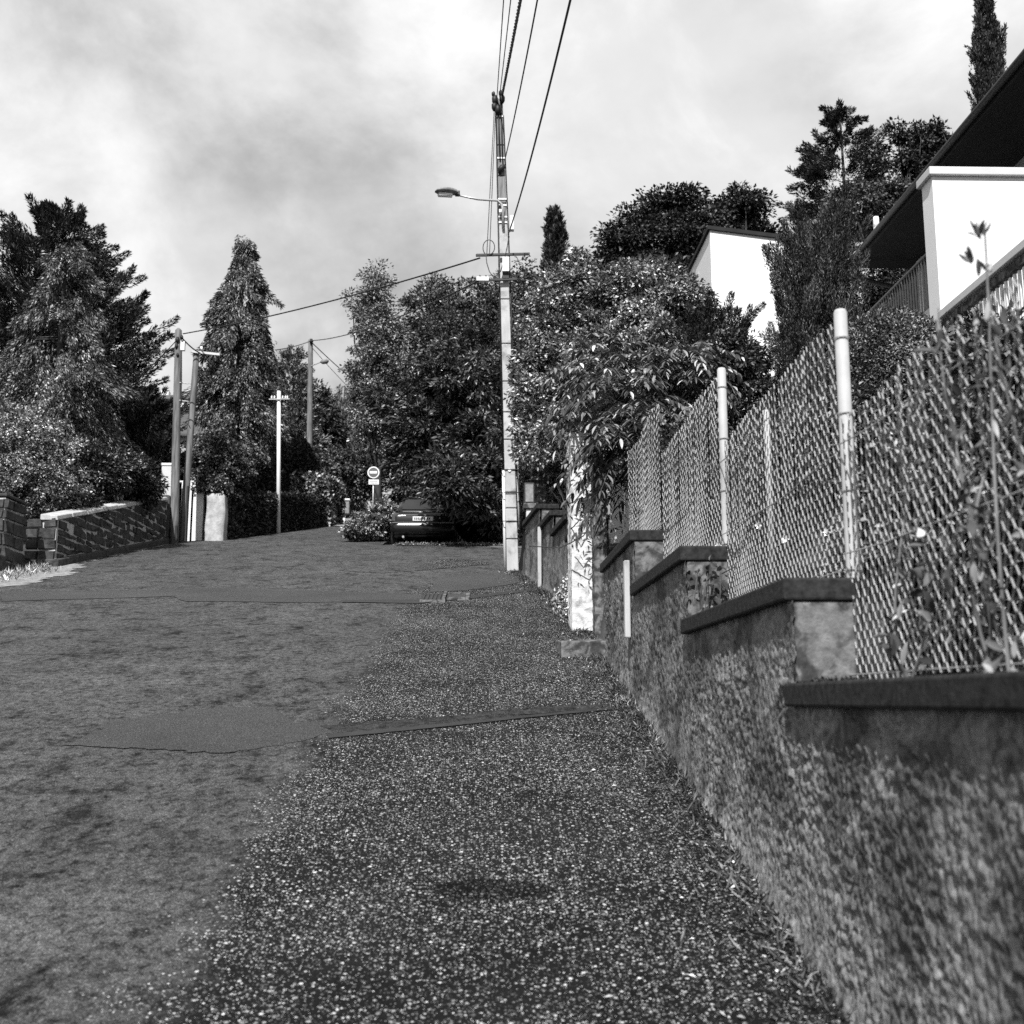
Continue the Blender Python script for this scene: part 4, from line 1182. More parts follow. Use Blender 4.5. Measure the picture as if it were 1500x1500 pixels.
mb = MB(); q0, q1 = at(258, 770, Yp - .13), at(259, 792, Yp - .13); mb.tube([q0, q1], 0.03, 6); mb.build('guard_shade_strip', M['darksteel'], wp)
wp = wood_pole('utility_pole', 'leaning wooden brace pole with short cross arm by the white gate', (267, 793), (288, 516), 0.10, 0.075, LPOLE_Y)
Yq = LPOLE_Y
a, b = at(281, 515, Yq - .1), at(322, 519.5, Yq - .1)
mb = MB(); mb.hexa([a + [0, -.03, -.03], b + [0, -.03, -.03], b + [0, .03, -.03], a + [0, .03, -.03]], [a + [0, -.03, .03], b + [0, -.03, .03], b + [0, .03, .03], a + [0, .03, .03]]); mb.build('cross_arm', M['steel'], wp)
for px_ in (294, 296):
    q = at(295, 512, Yq - .1)
mb = MB(); mb.tube([q - [0, 0, .03], q + [0, 0, .02], q + [0, 0, .09]], [.03, .045, .02], 8); mb.build('insulator', M['whitebox'], wp, True)
mb = MB(); q0, q1 = at(271.5, 793, Yq - .08), at(275, 712, Yq - .09); mb.tube([q0, q1], .03, 6); mb.build('guard_shade_strip', M['darksteel'], wp)  # dark strip standing in for the pole's shadow on the white gate
cable('service_cable', 'short wire from the upright wooden pole to the leaning pole arm', at(266, 494, Yp - .1), at(295, 518, Yq - .1), 0.05, 0.018)
cable('service_cable', 'wire from the leaning pole arm into the weeping cypress', at(295, 518, Yq - .1), at(325, 545, 33.5), 0.05, 0.016)
cable('service_cable', 'thin wire from the wooden pole towards the spiky dark conifer', at(259, 498, Yp - .1), at(150, 590, 29.5), 0.15, 0.012)
# slim white pole
Yv = 33.5
a = at(408, 781, Yv); b = at(408.5, 573, Yv)
wpo = thing('telephone_pole', 'slim white metal pole with short cross arm in front of the hedge', 'pole', (a[0], Yv, float(gz(Yv))))
mb = MB(); mb.tube([(a[0], Yv, float(gz(Yv)) - .2), (a + b) / 2, b], [.065, .06, .055], 12); mb.build('shaft', M['whitebox'], wpo, True)
c0, c1 = at(394, 585, Yv - .08), at(424, 584.5, Yv - .08)
mb = MB(); mb.tube([c0, c1], .022, 6); mb.build('cross_arm', M['steel'], wpo)
for px_ in (398, 402, 414, 418, 421):
    q = at(px_, 582.5, Yv - .08); mb = MB(); mb.tube([q - [0, 0, .05], q, q + [0, 0, .06]], [.015, .03, .015], 6); mb.build('insulator', M['whitebox'], wpo, True)
# far lamp pole
flp = wood_pole('utility_pole', 'distant wooden pole carrying a small street lamp behind the hedges', (452.5, 745), (455, 498), 0.13, 0.10, BPOLE_Y)
q0, q1 = at(456, 536, BPOLE_Y - .1), at(470, 530.5, BPOLE_Y - .5)
mb = MB(); mb.tube([q0, q1], .025, 6); la = mb.build('lamp_arm', M['steel'], flp)
q2 = at(481, 528.5, BPOLE_Y - .6)
mb = MB(); mb.tube([q1, q1 + (q2 - q1) * .2, q1 + (q2 - q1) * .8, q2], [.05, .1, .11, .05], 8); mb.build('lamp_head', M['lamp'], flp, True)
mb = MB(); q = at(456, 500, BPOLE_Y - .12); mb.tube([q - [0, 0, .12], q, q + [0, 0, .1]], [.05, .09, .05], 7); mb.build('clamp', M['cable'], flp, True)

# ------------------------------------------------------------------ clipped hedges on the left
A = gp(332, 791)[:2] - [0.05, 0]; B = gp(478, 772)[:2] - [0.1, 0]
ztA = at(332, 722, A[1])[2]; ztB = at(470, 727, B[1])[2]
pt_, nn_, core = box_surface(A, B, lambda s: ztA + (ztB - ztA) * s, lambda s: float(gz(A[1] + (B[1] - A[1]) * s)) - .05, 0.9, 30000)
hedge('hedge', 'low dark clipped hedge behind the slim white pole', 'hedge', pt_, nn_, (A[0], A[1], float(gz(A[1]))), core, 0.09, 0.05, M['l_hedge'])
A2 = np.array([-8.0, 31.5]); B2 = np.array([-6.75, 37.6])
z0_, z1_ = at(340, 665, 31.5)[2], at(432, 690, 37.6)[2]
pt_, nn_, core = box_surface(A2, B2, lambda s: z0_ + (z1_ - z0_) * s + 0.25 * math.sin(s * 3.1), lambda s: float(gz(A2[1] + (B2[1] - A2[1]) * s)) - .05, 1.0, 26000)
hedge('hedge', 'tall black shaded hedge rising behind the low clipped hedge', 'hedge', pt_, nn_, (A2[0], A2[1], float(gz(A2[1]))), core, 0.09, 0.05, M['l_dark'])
A3 = np.array([at(428, 700, 38.4)[0], 38.4]); B3 = np.array([at(478, 700, 38.1)[0], 38.1])
zt3 = at(450, 692, 38.2)[2]
pt_, nn_, core = box_surface(A3, B3, lambda s: zt3 - 0.15 * s, lambda s: float(gz(38.2)) - .05, 1.6, 15000)
hedge('hedge', 'shaggy ivy covered hedge end beside the wooden gate', 'hedge', pt_, nn_, (A3[0], 38.3, float(gz(38.3))), core, 0.13, 0.09, M['l_birch'], thick=0.16)
# dark clipped mound behind
def mound(name, label, cx, cy, rx, ry, Y, dep, n, L, W, lm, floor=None):
    c = at(cx, cy, Y); R_ = np.array([rx * Y / F, dep, ry * Y / F])
    d = rdir(n); d = d[d[:, 2] > -0.75]
    P = c + d * R_
    nn = unit(d / R_)
    P = P + nn * (vnoise(P, 2.0) * 0.07)[:, None]
    core = MB()
    k1, k2 = 10, 16
    vs = [c + R_ * 0.9 * np.array([math.cos(b_) * math.sin(a_), math.sin(b_) * math.sin(a_), math.cos(a_)]) for a_ in np.linspace(0.02, math.pi - .02, k1) for b_ in np.linspace(0, 2 * math.pi, k2, endpoint=False)]
    core.add(vs, [(i * k2 + j, (i + 1) * k2 + j, (i + 1) * k2 + (j + 1) % k2, i * k2 + (j + 1) % k2) for i in range(k1 - 1) for j in range(k2)])
    gzz = float(garden(c[0], Y))
    core.tube([(c[0], Y, gzz - .1), (c[0], Y, c[2])], 0.12, 7)
    return hedge(name, label, 'hedge', P, nn, (c[0], Y, gzz), core, L, W, lm)
mound('hedge', 'smooth dark domed hedge behind the ivy hedge', 425, 705, 42, 68, 41.5, 1.5, 24000, .1, .05, M['l_dark'])

# gate at the top of the street
wg = thing('wooden_gate', 'dark wooden slatted gate at the top of the street', 'gate', (at(490, 750, 43)[0], 43, float(gz(43))))
for i in range(7):
    x0_ = 481.5 + i * 2.6
    a = at(x0_, 718 + (i % 2), 43); b = at(x0_ + 2.2, 748, 43)
    mb = MB(); mb.box((a[0], 43, b[2]), (b[0], 43.04, a[2])); mb.build('slat', M['darkwood'], wg)
a = at(481, 724, 43); b = at(500, 727, 43)
for oz in (0, -0.45):
    mb = MB(); mb.box((a[0], 43.045, b[2] + oz), (b[0], 43.09, a[2] + oz)); mb.build('rail', M['darkwood'], wg)
mb = MB(); a = at(481, 746, 43); mb.box((a[0], 43.02, float(gz(43)) - .1), (a[0] + .08, 43.1, a[2] + .2)); mb.build('post', M['darkwood'], wg)
a = at(477, 713, 42.6); b = at(481, 752, 42.6)
mb = MB(); mb.box((a[0], 42.6, float(gz(42.6)) - .1), (b[0], 42.72, a[2]))
tag(bevel(mb.build('gate_post', M['whitegate']), .01), 'slim white gate post beside the dark wooden gate', 'post')
lb = thing('letter_box', 'grey letter box with white lid beside the wooden gate', 'letter box', (at(505, 740, 42.5)[0], 42.5, float(gz(42.5))))
a = at(499.5, 733, 42.5); b = at(511, 752, 42.5)
mb = MB(); mb.box((a[0], 42.5, b[2]), (b[0], 42.8, a[2])); bevel(mb.build('body', M['lamp'], lb), .01)
mb = MB(); mb.box((a[0] - .03, 42.46, a[2]), (b[0] + .03, 42.84, a[2] + .07)); bevel(mb.build('lid', M['whitebox'], lb), .01)
mb = MB(); mb.box((a[0] + .08, 42.6, float(gz(42.5)) - .1), (a[0] + .16, 42.7, b[2])); mb.build('leg', M['whitebox'], lb)

# distant house on the left
Yh = 64
a = at(183, 577, Yh); b = at(275, 600, Yh)
fh = thing('far_house', 'distant white house with grey lower roof behind the wooden poles', 'house', (a[0], Yh, float(garden(a[0], Yh))))
zb_ = float(garden(a[0], Yh)) - .5
mb = MB(); mb.box((a[0] - 2, Yh + 3, zb_), (b[0] + 1, Yh + 8, at(200, 584, Yh + 3)[2])); mb.build('upper_wall', M['white'], fh)
mb = MB(); mb.box((a[0] - 2, Yh, zb_), (b[0] + 1, Yh + 2.98, at(200, 640, Yh)[2])); mb.build('lower_wall', M['greywall'], fh)
ze, zr = at(200, 640, Yh)[2], at(200, 598, Yh + 2.9)[2]
mb = MB(); mb.hexa([(a[0] - 2.3, Yh - .4, ze), (b[0] + 1.3, Yh - .4, ze), (b[0] + 1.3, Yh + 2.95, zr), (a[0] - 2.3, Yh + 2.95, zr)], [(a[0] - 2.3, Yh - .4, ze + .12), (b[0] + 1.3, Yh - .4, ze + .12), (b[0] + 1.3, Yh + 2.95, zr + .12), (a[0] - 2.3, Yh + 2.95, zr + .12)])
mb.build('roof', M['roof'], fh)
mb = MB(); mb.hexa([(a[0] - 2.2, Yh + 2.8, at(200, 585, Yh + 3)[2]), (b[0] + 1.2, Yh + 2.8, at(200, 585, Yh + 3)[2]), (b[0] + 1.2, Yh + 8.2, at(200, 585, Yh + 3)[2]), (a[0] - 2.2, Yh + 8.2, at(200, 585, Yh + 3)[2])],
                   [(a[0] - 1.7, Yh + 4.2, at(200, 577, Yh + 4)[2])] + [(b[0] + .7, Yh + 4.2, at(200, 577, Yh + 4)[2]), (b[0] + .7, Yh + 6.5, at(200, 577, Yh + 4)[2]), (a[0] - 1.7, Yh + 6.5, at(200, 577, Yh + 4)[2])]); mb.build('roof', M['roof'], fh)
for px_ in (206, 241):
    p0 = at(px_, 572, Yh + 4.4); mb = MB(); mb.box((p0[0] - .25, Yh + 4.4, p0[2] - .8), (p0[0] + .25, Yh + 4.9, p0[2])); mb.build('chimney', M['white'], fh)
for px_ in (193, 222, 250):
    p0 = at(px_, 590, Yh + 2.97); mb = MB(); mb.box((p0[0] - .35, Yh + 2.96, p0[2] - .25), (p0[0] + .35, Yh + 3.02, p0[2] + .12)); mb.build('window', M['carglass'], fh)

# ================================================================== NO ENTRY SIGN
Ys = 39.5
c = at(547, 692, Ys); r_ = 8.9 * Ys / F
sg = thing('no_entry_sign', 'round no entry sign with small white panel on a thin post', 'road sign', (c[0], Ys, float(garden(c[0], Ys))))
def disc(name, c, r, y0, y1, m, parent, sx=1, n=40):
    vs = [(c[0] + math.cos(a_) * r, y, c[2] + math.sin(a_) * r) for y in (y0, y1) for a_ in np.linspace(0, 2 * math.pi, n, endpoint=False)]
    mb = MB(); mb.add(vs, [tuple(range(n)), tuple(range(2 * n - 1, n - 1, -1))] + [(j, n + j, n + (j + 1) % n, (j + 1) % n) for j in range(n)])
    return mb.build(name, m, parent)
disc('sign_plate', c, r_, Ys, Ys + .03, M['signwhite'], sg)
disc('red_face', c, r_ * .81, Ys - .006, Ys - .001, M['signred'], sg)
mb = MB(); mb.box((c[0] - r_ * .62, Ys - .012, c[2] - r_ * .2), (c[0] + r_ * .62, Ys - .007, c[2] + r_ * .2)); mb.build('white_bar', M['signwhite'], sg)
p0, p1 = at(540, 702.5, Ys), at(555, 709.8, Ys)
mb = MB(); mb.box((p0[0], Ys, p1[2]), (p1[0], Ys + .02, p0[2])); pn = bevel(mb.build('panel', M['signwhite'], sg), .008)
for zz_, x0_, x1_ in ((.66, .12, .86), (.3, .22, .8)):
    x = x0_
    mb = MB()
    while x < x1_:
        w_ = rng.uniform(.03, .06); X0 = p0[0] + (p1[0] - p0[0]) * x; X1 = p0[0] + (p1[0] - p0[0]) * (x + w_)
        Z = p1[2] + (p0[2] - p1[2]) * zz_
        mb.box((X0, Ys - .004, Z - .018), (X1, Ys - .001, Z + .018)); x += w_ + .035
    mb.build('print', M['lamp'], pn)
mb = MB(); mb.tube([(c[0], Ys + .055, float(garden(c[0], Ys)) - .2), (c[0], Ys + .055, c[2] + .1)], .024, 8); mb.build('post', M['steel'], sg, True)

# ================================================================== PARKED CAR
cx0, cy0, cz0 = -1.55, 28.35, float(gz(28.0)) + 0.012
car = thing('parked_car', 'black hatchback parked under the laurel tree, seen from behind', 'car', (cx0, cy0, cz0))
def loft(secs, name, m, parent, closed=True):
    vs = []; fs = []; k = len(secs[0])
    for s in secs:
        vs += [(cx0 + p[0], cy0 + p[1], cz0 + p[2]) for p in s]
    for i in range(len(secs) - 1):
        for j in range(k if closed else k - 1):
            fs.append((i * k + j, i * k + (j + 1) % k, (i + 1) * k + (j + 1) % k, (i + 1) * k + j))
    fs.append(tuple(range(k - 1, -1, -1))); fs.append(tuple((len(secs) - 1) * k + j for j in range(k)))
    mb = MB(); mb.add(vs, fs)
    return mb.build(name, m, parent, True)
def sec(y, hw, zb, zt, n=20, e=0.28):
    out = []
    for j in range(n):
        a_ = 2 * math.pi * j / n
        cs, sn = math.cos(a_), math.sin(a_)
        out.append((math.copysign(abs(cs) ** e, cs) * hw, y, (zb + zt) / 2 + math.copysign(abs(sn) ** e, sn) * (zt - zb) / 2))
    return out
body = loft([sec(0.10, .70, .42, .80), sec(0.14, .80, .30, .88), sec(0.3, .835, .24, .93), sec(.6, .845, .2, .95), sec(1.2, .85, .2, .96), sec(2.4, .85, .2, .95), sec(3.1, .84, .2, .92), sec(3.6, .80, .22, .80), sec(3.9, .74, .28, .70), sec(4.0, .6, .36, .6)], 'body', M['carpaint'], car)
cab = loft([sec(.22, .60, .86, .93, 16, .4), sec(.42, .70, .8, 1.10, 16, .4), sec(.72, .68, .8, 1.30, 16, .4), sec(1.1, .65, .8, 1.395, 16, .4), sec(1.8, .65, .8, 1.41, 16, .4), sec(2.3, .66, .8, 1.36, 16, .4), sec(2.8, .69, .8, 1.12, 16, .4), sec(3.15, .66, .8, .9, 16, .4)], 'cabin', M['carpaint'], car)
def quad(name, pts, m, parent):
    mb = MB(); mb.add([(cx0 + p[0], cy0 + p[1], cz0 + p[2]) for p in pts], [tuple(range(len(pts)))])
    o = mb.build(name, m, parent); s_ = o.modifiers.new('solid', 'SOLIDIFY'); s_.thickness = .012; s_.offset = 1; return o
quad('rear_window', [(-.56, .275, .985), (.56, .275, .985), (.5, .66, 1.30), (.4, .705, 1.325), (-.4, .705, 1.325), (-.5, .66, 1.30)], M['carglass'], car)
for s in (-1, 1):
    quad('side_window', [(s * .712, .75, 1.0), (s * .712, 1.6, 1.0), (s * .668, 1.6, 1.3), (s * .672, 1.0, 1.3)][::s], M['carglass'], car)
    quad('side_window', [(s * .712, 1.66, 1.0), (s * .712, 2.6, 1.0), (s * .668, 2.2, 1.3), (s * .668, 1.66, 1.3)][::s], M['carglass'], car)
loft([sec(-.04, .70, .36, .58, 16, .4), sec(0.0, .80, .33, .62, 16, .4), sec(.12, .845, .31, .64, 16, .4), sec(.5, .86, .31, .62, 16, .4), sec(.55, .85, .33, .6, 16, .4)], 'rear_bumper', M['carpaint'], car)
mb = MB(); mb.box((cx0 - .78, cy0 - .045, cz0 + .585), (cx0 + .78, cy0 + .0, cz0 + .61)); bevel(mb.build('bumper_trim', M['chrome'], car), .006)
for s in (-1, 1):
    mb = MB(); x0_, x1_ = sorted((s * .56, s * .80))
    mb.hexa([(cx0 + x0_, cy0 + .10, cz0 + .66), (cx0 + x1_, cy0 + .13, cz0 + .66), (cx0 + x1_, cy0 + .34, cz0 + .70), (cx0 + x0_, cy0 + .34, cz0 + .70)],
            [(cx0 + x0_, cy0 + .10, cz0 + .84), (cx0 + x1_, cy0 + .15, cz0 + .88), (cx0 + x1_, cy0 + .36, cz0 + .9), (cx0 + x0_, cy0 + .34, cz0 + .88)])
    bevel(mb.build('tail_light', M['taillight'], car), .012)
mb = MB(); mb.box((cx0 - .45, cy0 + .085, cz0 + .80), (cx0 + .45, cy0 + .12, cz0 + .83)); bevel(mb.build('tailgate_trim', M['chrome'], car), .005)
mb = MB(); mb.box((cx0 - .27, cy0 + .075, cz0 + .665), (cx0 + .25, cy0 + .09, cz0 + .775)); npl = bevel(mb.build('number_plate', M['plate'], car), .005)
x = -.23
mb = MB()
for w_, gp_ in ((.03, .02), (.03, .02), (.03, .05), (.035, .02), (.035, .05), (.03, .02), (.03, .0)):
    mb.box((cx0 + x, cy0 + .071, cz0 + .69), (cx0 + x + w_, cy0 + .0745, cz0 + .75)); x += w_ + gp_
mb.build('print', M['ink'], npl)
for s in (-1, 1):
    for yy_ in (.72, 3.25):
        cxx = cx0 + s * .76; cyy = cy0 + yy_; czz = cz0 + .30
        wh = []
        def ringw(r, x0, x1, n=24):
            vs = [(xx, cyy + math.cos(a_) * r, czz + math.sin(a_) * r) for xx in (x0, x1) for a_ in np.linspace(0, 2 * math.pi, n, endpoint=False)]
            return vs, [tuple(range(n)), tuple(range(2 * n - 1, n - 1, -1))] + [(j, n + j, n + (j + 1) % n, (j + 1) % n) for j in range(n)]
        mb = MB(); mb.add(*ringw(.30, cxx - .09, cxx + .09)); w1 = bevel(mb.build('wheel', M['rubber'], car), .02)
        mb = MB(); mb.add(*ringw(.19, cxx + s * .085, cxx + s * .097, 16)); mb.build('rim', M['steel'], w1)
mb = MB(); mb.tube([(cx0 - .5, cy0 - .02, cz0 + .24), (cx0 - .5, cy0 + .5, cz0 + .26)], .03, 8); mb.build('exhaust', M['steel'], car)
for s in (-1, 1):
    mb = MB(); mb.tube([(cx0 + s * .83, cy0 + 2.55, cz0 + .98), (cx0 + s * .93, cy0 + 2.52, cz0 + 1.0), (cx0 + s * 1.0, cy0 + 2.5, cz0 + 1.0)], [.03, .07, .05], 8); mb.build('wing_mirror', M['carpaint'], car, True)

# ================================================================== HOUSES ON THE RIGHT
# white flat roofed house in the middle
Ym = 24.0
c = at(1040, 337, Ym)
gzm = float(garden(c[0] + 1, Ym))
mh = thing('white_house', 'plain white flat roofed house rising above the shrubs', 'house', (c[0] + 1.3, Ym, gzm))
mb = MB(); mb.hexa([(c[0], Ym, gzm - .5), (c[0] + 2.6, Ym + .15, gzm - .5), (c[0] + 2.6, Ym + 4, gzm - .5), (c[0], Ym + 4, gzm - .5)],
                   [(c[0], Ym, c[2]), (c[0] + 2.6, Ym + .15, c[2] - 0.25), (c[0] + 2.6, Ym + 4, c[2] - .25), (c[0], Ym + 4, c[2])]); mb.build('wall', M['white'], mh)
mb = MB(); mb.hexa([(c[0] - .06, Ym - .06, c[2] + .003), (c[0] + 2.7, Ym + .09, c[2] - 0.26), (c[0] + 2.7, Ym + 4.1, c[2] - .26), (c[0] - .06, Ym + 4.1, c[2] + .003)],
                   [(c[0] - .06, Ym - .06, c[2] + .09), (c[0] + 2.7, Ym + .09, c[2] - 0.17), (c[0] + 2.7, Ym + 4.1, c[2] - .17), (c[0] - .06, Ym + 4.1, c[2] + .09)]); mb.build('roof_edge', M['darkroof'], mh)
# building behind with the flue pipes
Yb = 27.5
c = at(1240, 362, Yb); gzb = float(garden(c[0], Yb))
bh = thing('white_outbuilding', 'white building behind the upright juniper with two flue pipes', 'house', (c[0] + 1.5, Yb, gzb))
mb = MB(); mb.box((c[0], Yb, gzb - .5), (c[0] + 1.15, Yb + 2.2, c[2])); mb.build('wall', M['offwhite'], bh)
mb = MB(); mb.box((c[0] - .1, Yb - .1, c[2]), (c[0] + 1.25, Yb + 2.3, c[2] + .1)); mb.build('roof_edge', M['greywall'], bh)
for px_, y0_, r_ in ((1283, 318, .08), (1299, 318, .1)):
    p0 = at(px_, y0_, Yb + .8); mb = MB(); mb.tube([(p0[0], Yb + .8, c[2] - .0), (p0[0], Yb + .8, p0[2] - .12), (p0[0], Yb + .8, p0[2])], [r_, r_, r_ * .9], 12); fl = mb.build('flue_pipe', M['whitebox'], bh, True)
    mb = MB(); mb.tube([(p0[0], Yb + .8, p0[2] - .28), (p0[0], Yb + .8, p0[2] - .22)], r_ * 1.12, 12); mb.build('flue_band', M['steel'], fl)

# big house: eaves along the street, wing wall facing down the hill
XE = 8.0
ZE = 10.95
Y0h, Y1h = 14.3, 23.1
gzh = float(garden(10, 18))
hs = thing('house', 'two storey house with dark overhanging eaves and white wing wall above the fence', 'house', (9.5, 16, gzh))
mb = MB(); mb.box((9.3, Y0h + .5, gzh - 1.5), (16, Y1h - .4, ZE + .05)); mb.build('wall', M['greywall'], hs)
mb = MB()   # roof with sloping top
mb.hexa([(XE, Y0h - .3, ZE), (16.6, Y0h - .3, ZE), (16.6, Y1h, ZE), (XE, Y1h, ZE)], [(XE - .02, Y0h - .32, ZE + .16), (14, Y0h + 1, ZE + 2.0), (14, Y1h - 1, ZE + 2.0), (XE - .02, Y1h + .02, ZE + .16)])
rf = mb.build('roof', M['darkroof'], hs)
mb = MB()   # half round gutter
gp_ = []
yy_ = np.linspace(Y0h - .3, Y1h + .05, 10)
an_ = np.linspace(math.pi, 2 * math.pi, 8)
vs = [(XE - .07 + .065 * math.cos(a_), y, ZE + .13 + .065 * math.sin(a_)) for y in yy_ for a_ in an_]
fs = [(i * 8 + j, i * 8 + j + 1, (i + 1) * 8 + j + 1, (i + 1) * 8 + j) for i in range(9) for j in range(7)]
mb.add(vs, fs); go = mb.build('gutter', M['darksteel'], hs, True); sm = go.modifiers.new('solid', 'SOLIDIFY'); sm.thickness = .008
mb = MB(); e0 = np.array([XE - .06, Y1h - .3, ZE + .05]); mb.tube([e0, e0 + [0.02, 0, -.25], e0 + [.15, 0, -.42], e0 + [1.25, -.05, -.72], e0 + [1.33, -.05, -.85], e0 + [1.33, -.05, -3.5]], .055, 8); mb.build('downpipe', M['darksteel'], hs, True)
mb = MB(); mb.box((9.22, Y1h - .75, gzh - 1), (9.5, Y1h - .42, ZE - .02)); mb.build('corner_pilaster', M['offwhite'], hs)
# dark balcony on the street side of the main house
bz = at(1330, 432, 20.3)[2]
mb = MB(); mb.box((7.6, 16.5, bz - 1.15), (9.28, 22.0, bz - 1.0)); mb.build('balcony_slab', M['greywall'], hs)
mb = MB(); mb.tube([(7.65, 16.5, bz), (7.65, 22.0, bz)], .03, 6); tr_ = mb.build('balcony_rail', M['darksteel'], hs)
bar_me = None
for i in range(46):
    y = 16.55 + i * .118
    if bar_me is None:
        mb = MB(); mb.box((-.012, -.012, 0), (.012, .012, 1.0)); o = mb.build('balcony_bar', M['darksteel'], tr_); bar_me = o.data
    else:
        o = link('balcony_bar', bar_me, tr_)
    o.parent = tr_; o.matrix_parent_inverse = Matrix.Identity(4)
    o.location = (7.65 - 0, y, bz - 1.0)
# wing wall (white), facing the camera
Yw_ = 13.5
c = at(1365, 258, Yw_); zt_w = c[2]
gw = float(garden(c[0] + .8, Yw_))
wing = MB(); wing.box((c[0], Yw_, gw - .6), (c[0] + 4.5, Yw_ + .34, zt_w)); wing.build('wing_wall', M['white'], hs)
mb = MB(); mb.box((c[0] - .05, Yw_ - .06, zt_w + .002), (c[0] + 4.6, Yw_ + .4, zt_w + .11)); bevel(mb.build('wing_capping', M['offwhite'], hs), .01)
# terrace with white banister in front of the wing wall
rz = at(1380, 452, 13.35)[2]
xr_ = c[0] + .02
tzf = rz - 1.05
mb = MB(); mb.box((xr_ + .02, 8.0, gw - 2.2), (xr_ + 4.4, Yw_ - .01, tzf - .12)); mb.build('terrace_wall', M['greywall'], hs)
mb = MB(); mb.box((xr_ - .06, 7.9, tzf - .118), (xr_ + 4.4, Yw_ - .012, tzf)); mb.build('terrace_slab', M['plaster'], hs)
mb = MB(); mb.box((xr_ - .07, 8.0, rz - .1), (xr_ + .09, Yw_ - .012, rz + .0)); ban = bevel(mb.build('banister', M['offwhite'], hs), .01)
mb = MB(); mb.box((xr_ - .03, 8.0, rz - .22), (xr_ + .05, Yw_ - .012, rz - .125)); bevel(mb.build('banister_rail', M['plaster'], hs), .006)
n_b = 50
me_b = None
for i in range(n_b):
    y = 8.06 + i * 0.107
    if me_b is None:
        mb = MB(); mb.box((-.014, -.018, 0), (.014, .018, .81)); o = mb.build('baluster', M['whitegate'], hs); me_b = o.data
    else:
        o = link('baluster', me_b, hs)
    o.matrix_parent_inverse = Matrix.Translation(-Vector(hs.location))
    o.location = (xr_ + .01, y, tzf + .002)

# garden mesh fence further back, seen through the street fence
Yg = 11.0
gf = thing('garden_fence', 'fine wire mesh fence across the garden behind the chain link fence', 'fence', (at(1250, 660, Yg)[0], Yg, 3.0))
zt_g = at(1250, 660, Yg)[2]
x0_, x1_ = at(1130, 660, Yg)[0], at(1420, 660, Yg)[0]
hgt = zt_g - float(garden(3.4, Yg)) + .05
mb = MB(); ns = int(hgt / .05)
mb.tube([((1 if i % 2 else -1) * .026, 0.004 * (1 if i % 2 else -1), i * hgt / ns) for i in range(ns + 1)], .0022, 4)
mg = None
nwg = int((x1_ - x0_) / .052)
for i in range(nwg):
    if mg is None:
        o = mb.build('wire', M['wire'], gf); mg = o.data
    else:
        o = link('wire', mg, gf)
    o.matrix_parent_inverse = Matrix.Translation(-Vector(gf.location))
    o.location = (x0_ + i * .052, Yg, zt_g - hgt)
for h_ in (.02, .5):
    mb = MB(); mb.tube([(x0_, Yg - .006, zt_g - h_), (x1_, Yg - .006, zt_g - h_)], .004, 5); mb.build('tension_wire', M['wire'], gf)
for x_ in (x0_, (x0_ + x1_) / 2, x1_):
    mb = MB(); mb.tube([(x_, Yg + .02, zt_g - hgt - .2), (x_, Yg + .02, zt_g + .05)], .02, 8); mb.build('post', M['post'], gf)

# ================================================================== TREES AND SHRUBS
def E(cx, cy, rx, ry, Y, dep=None):
    c = at(cx, cy, Y)
    return (c, (rx * Y / F, dep if dep is not None else rx * Y / F, ry * Y / F))
def foot(px, Y, dx=0.0):
    x = at(px, 700, Y)[0] + dx
    return np.array([x, Y, float(garden(x, Y))])
def con(name, label, px, py, Y, prof_px, *a, **k):
    """prof_px: list of (picture y, half width px) from top to bottom."""
    b = foot(px, Y); top = at(px, py, Y)[2]; H = top - b[2]
    zs = [((at(px, y, Y)[2] - b[2]) / H, w * Y / F) for y, w in prof_px]
    zs.sort()
    tz = np.array([z for z, _ in zs]); tw = np.array([w for _, w in zs])
    return conifer(name, label, b, H, lambda t: float(np.interp(t, tz, tw)), *a, **k)

# ---- left
con('conifer', 'tall dark conifer with spiky upswept branches behind the pale weeping conifer', 60, 318, 31,
    [(318, 3), (345, 34), (400, 72), (470, 112), (540, 155), (600, 150), (680, 120), (800, 90)], 760, (1.0, 0.7), 1.25, 0.28, 330, .12, .03, M['l_conifer'], r0=.2, jit=.2, spread=.5, inner=.1)
con('weeping_conifer', 'pale weeping conifer with hanging sprays behind the left bushes', 75, 352, 26.5,
    [(352, 5), (380, 22), (440, 46), (520, 70), (600, 88), (680, 95), (790, 80)], 380, (0.6, -0.85), 0.85, 0.27, 260, .10, .03, M['l_weep'], r0=.14, jit=.3, spread=.35, lump=.3)
broadleaf('shrub', 'pale small leaved shrub behind the stone pier', 'shrub', foot(30, 22.3), [E(20, 650, 75, 62, 22.3), E(75, 700, 48, 55, 22.3), E(10, 720, 60, 50, 22.0)], 280, 130, .22, .055, .034, M['l_pale'], r0=.05)
broadleaf('shrub', 'dark broad leaved shrub with sunlit tips above the stone wall', 'shrub', foot(140, 25), [E(140, 690, 58, 42, 25), E(105, 745, 40, 30, 23.5), E(195, 712, 34, 34, 26)], 170, 140, .28, .10, .045, M['l_laurel'], r0=.06)
con('shrub', 'dark feathery evergreen bush beside the upright wooden pole', 214, 587, 30.0,
    [(587, 6), (610, 26), (650, 38), (700, 42), (770, 30)], 260, (0.4, 0.9), 0.6, 0.2, 240, .11, .024, M['l_conifer'], r0=.06, jit=.4, cat='shrub')
con('weeping_cypress', 'tall weeping cypress rising behind the white gate and leaning pole', 343, 350, 36.5,
    [(350, 4), (372, 10), (385, 22), (420, 29), (470, 40), (520, 50), (580, 52), (660, 52), (740, 48), (800, 45)], 440, (0.5, -0.8), 1.0, 0.3, 240, .14, .04, M['l_weep'], r0=.16, jit=.32, spread=.4, lump=.3)
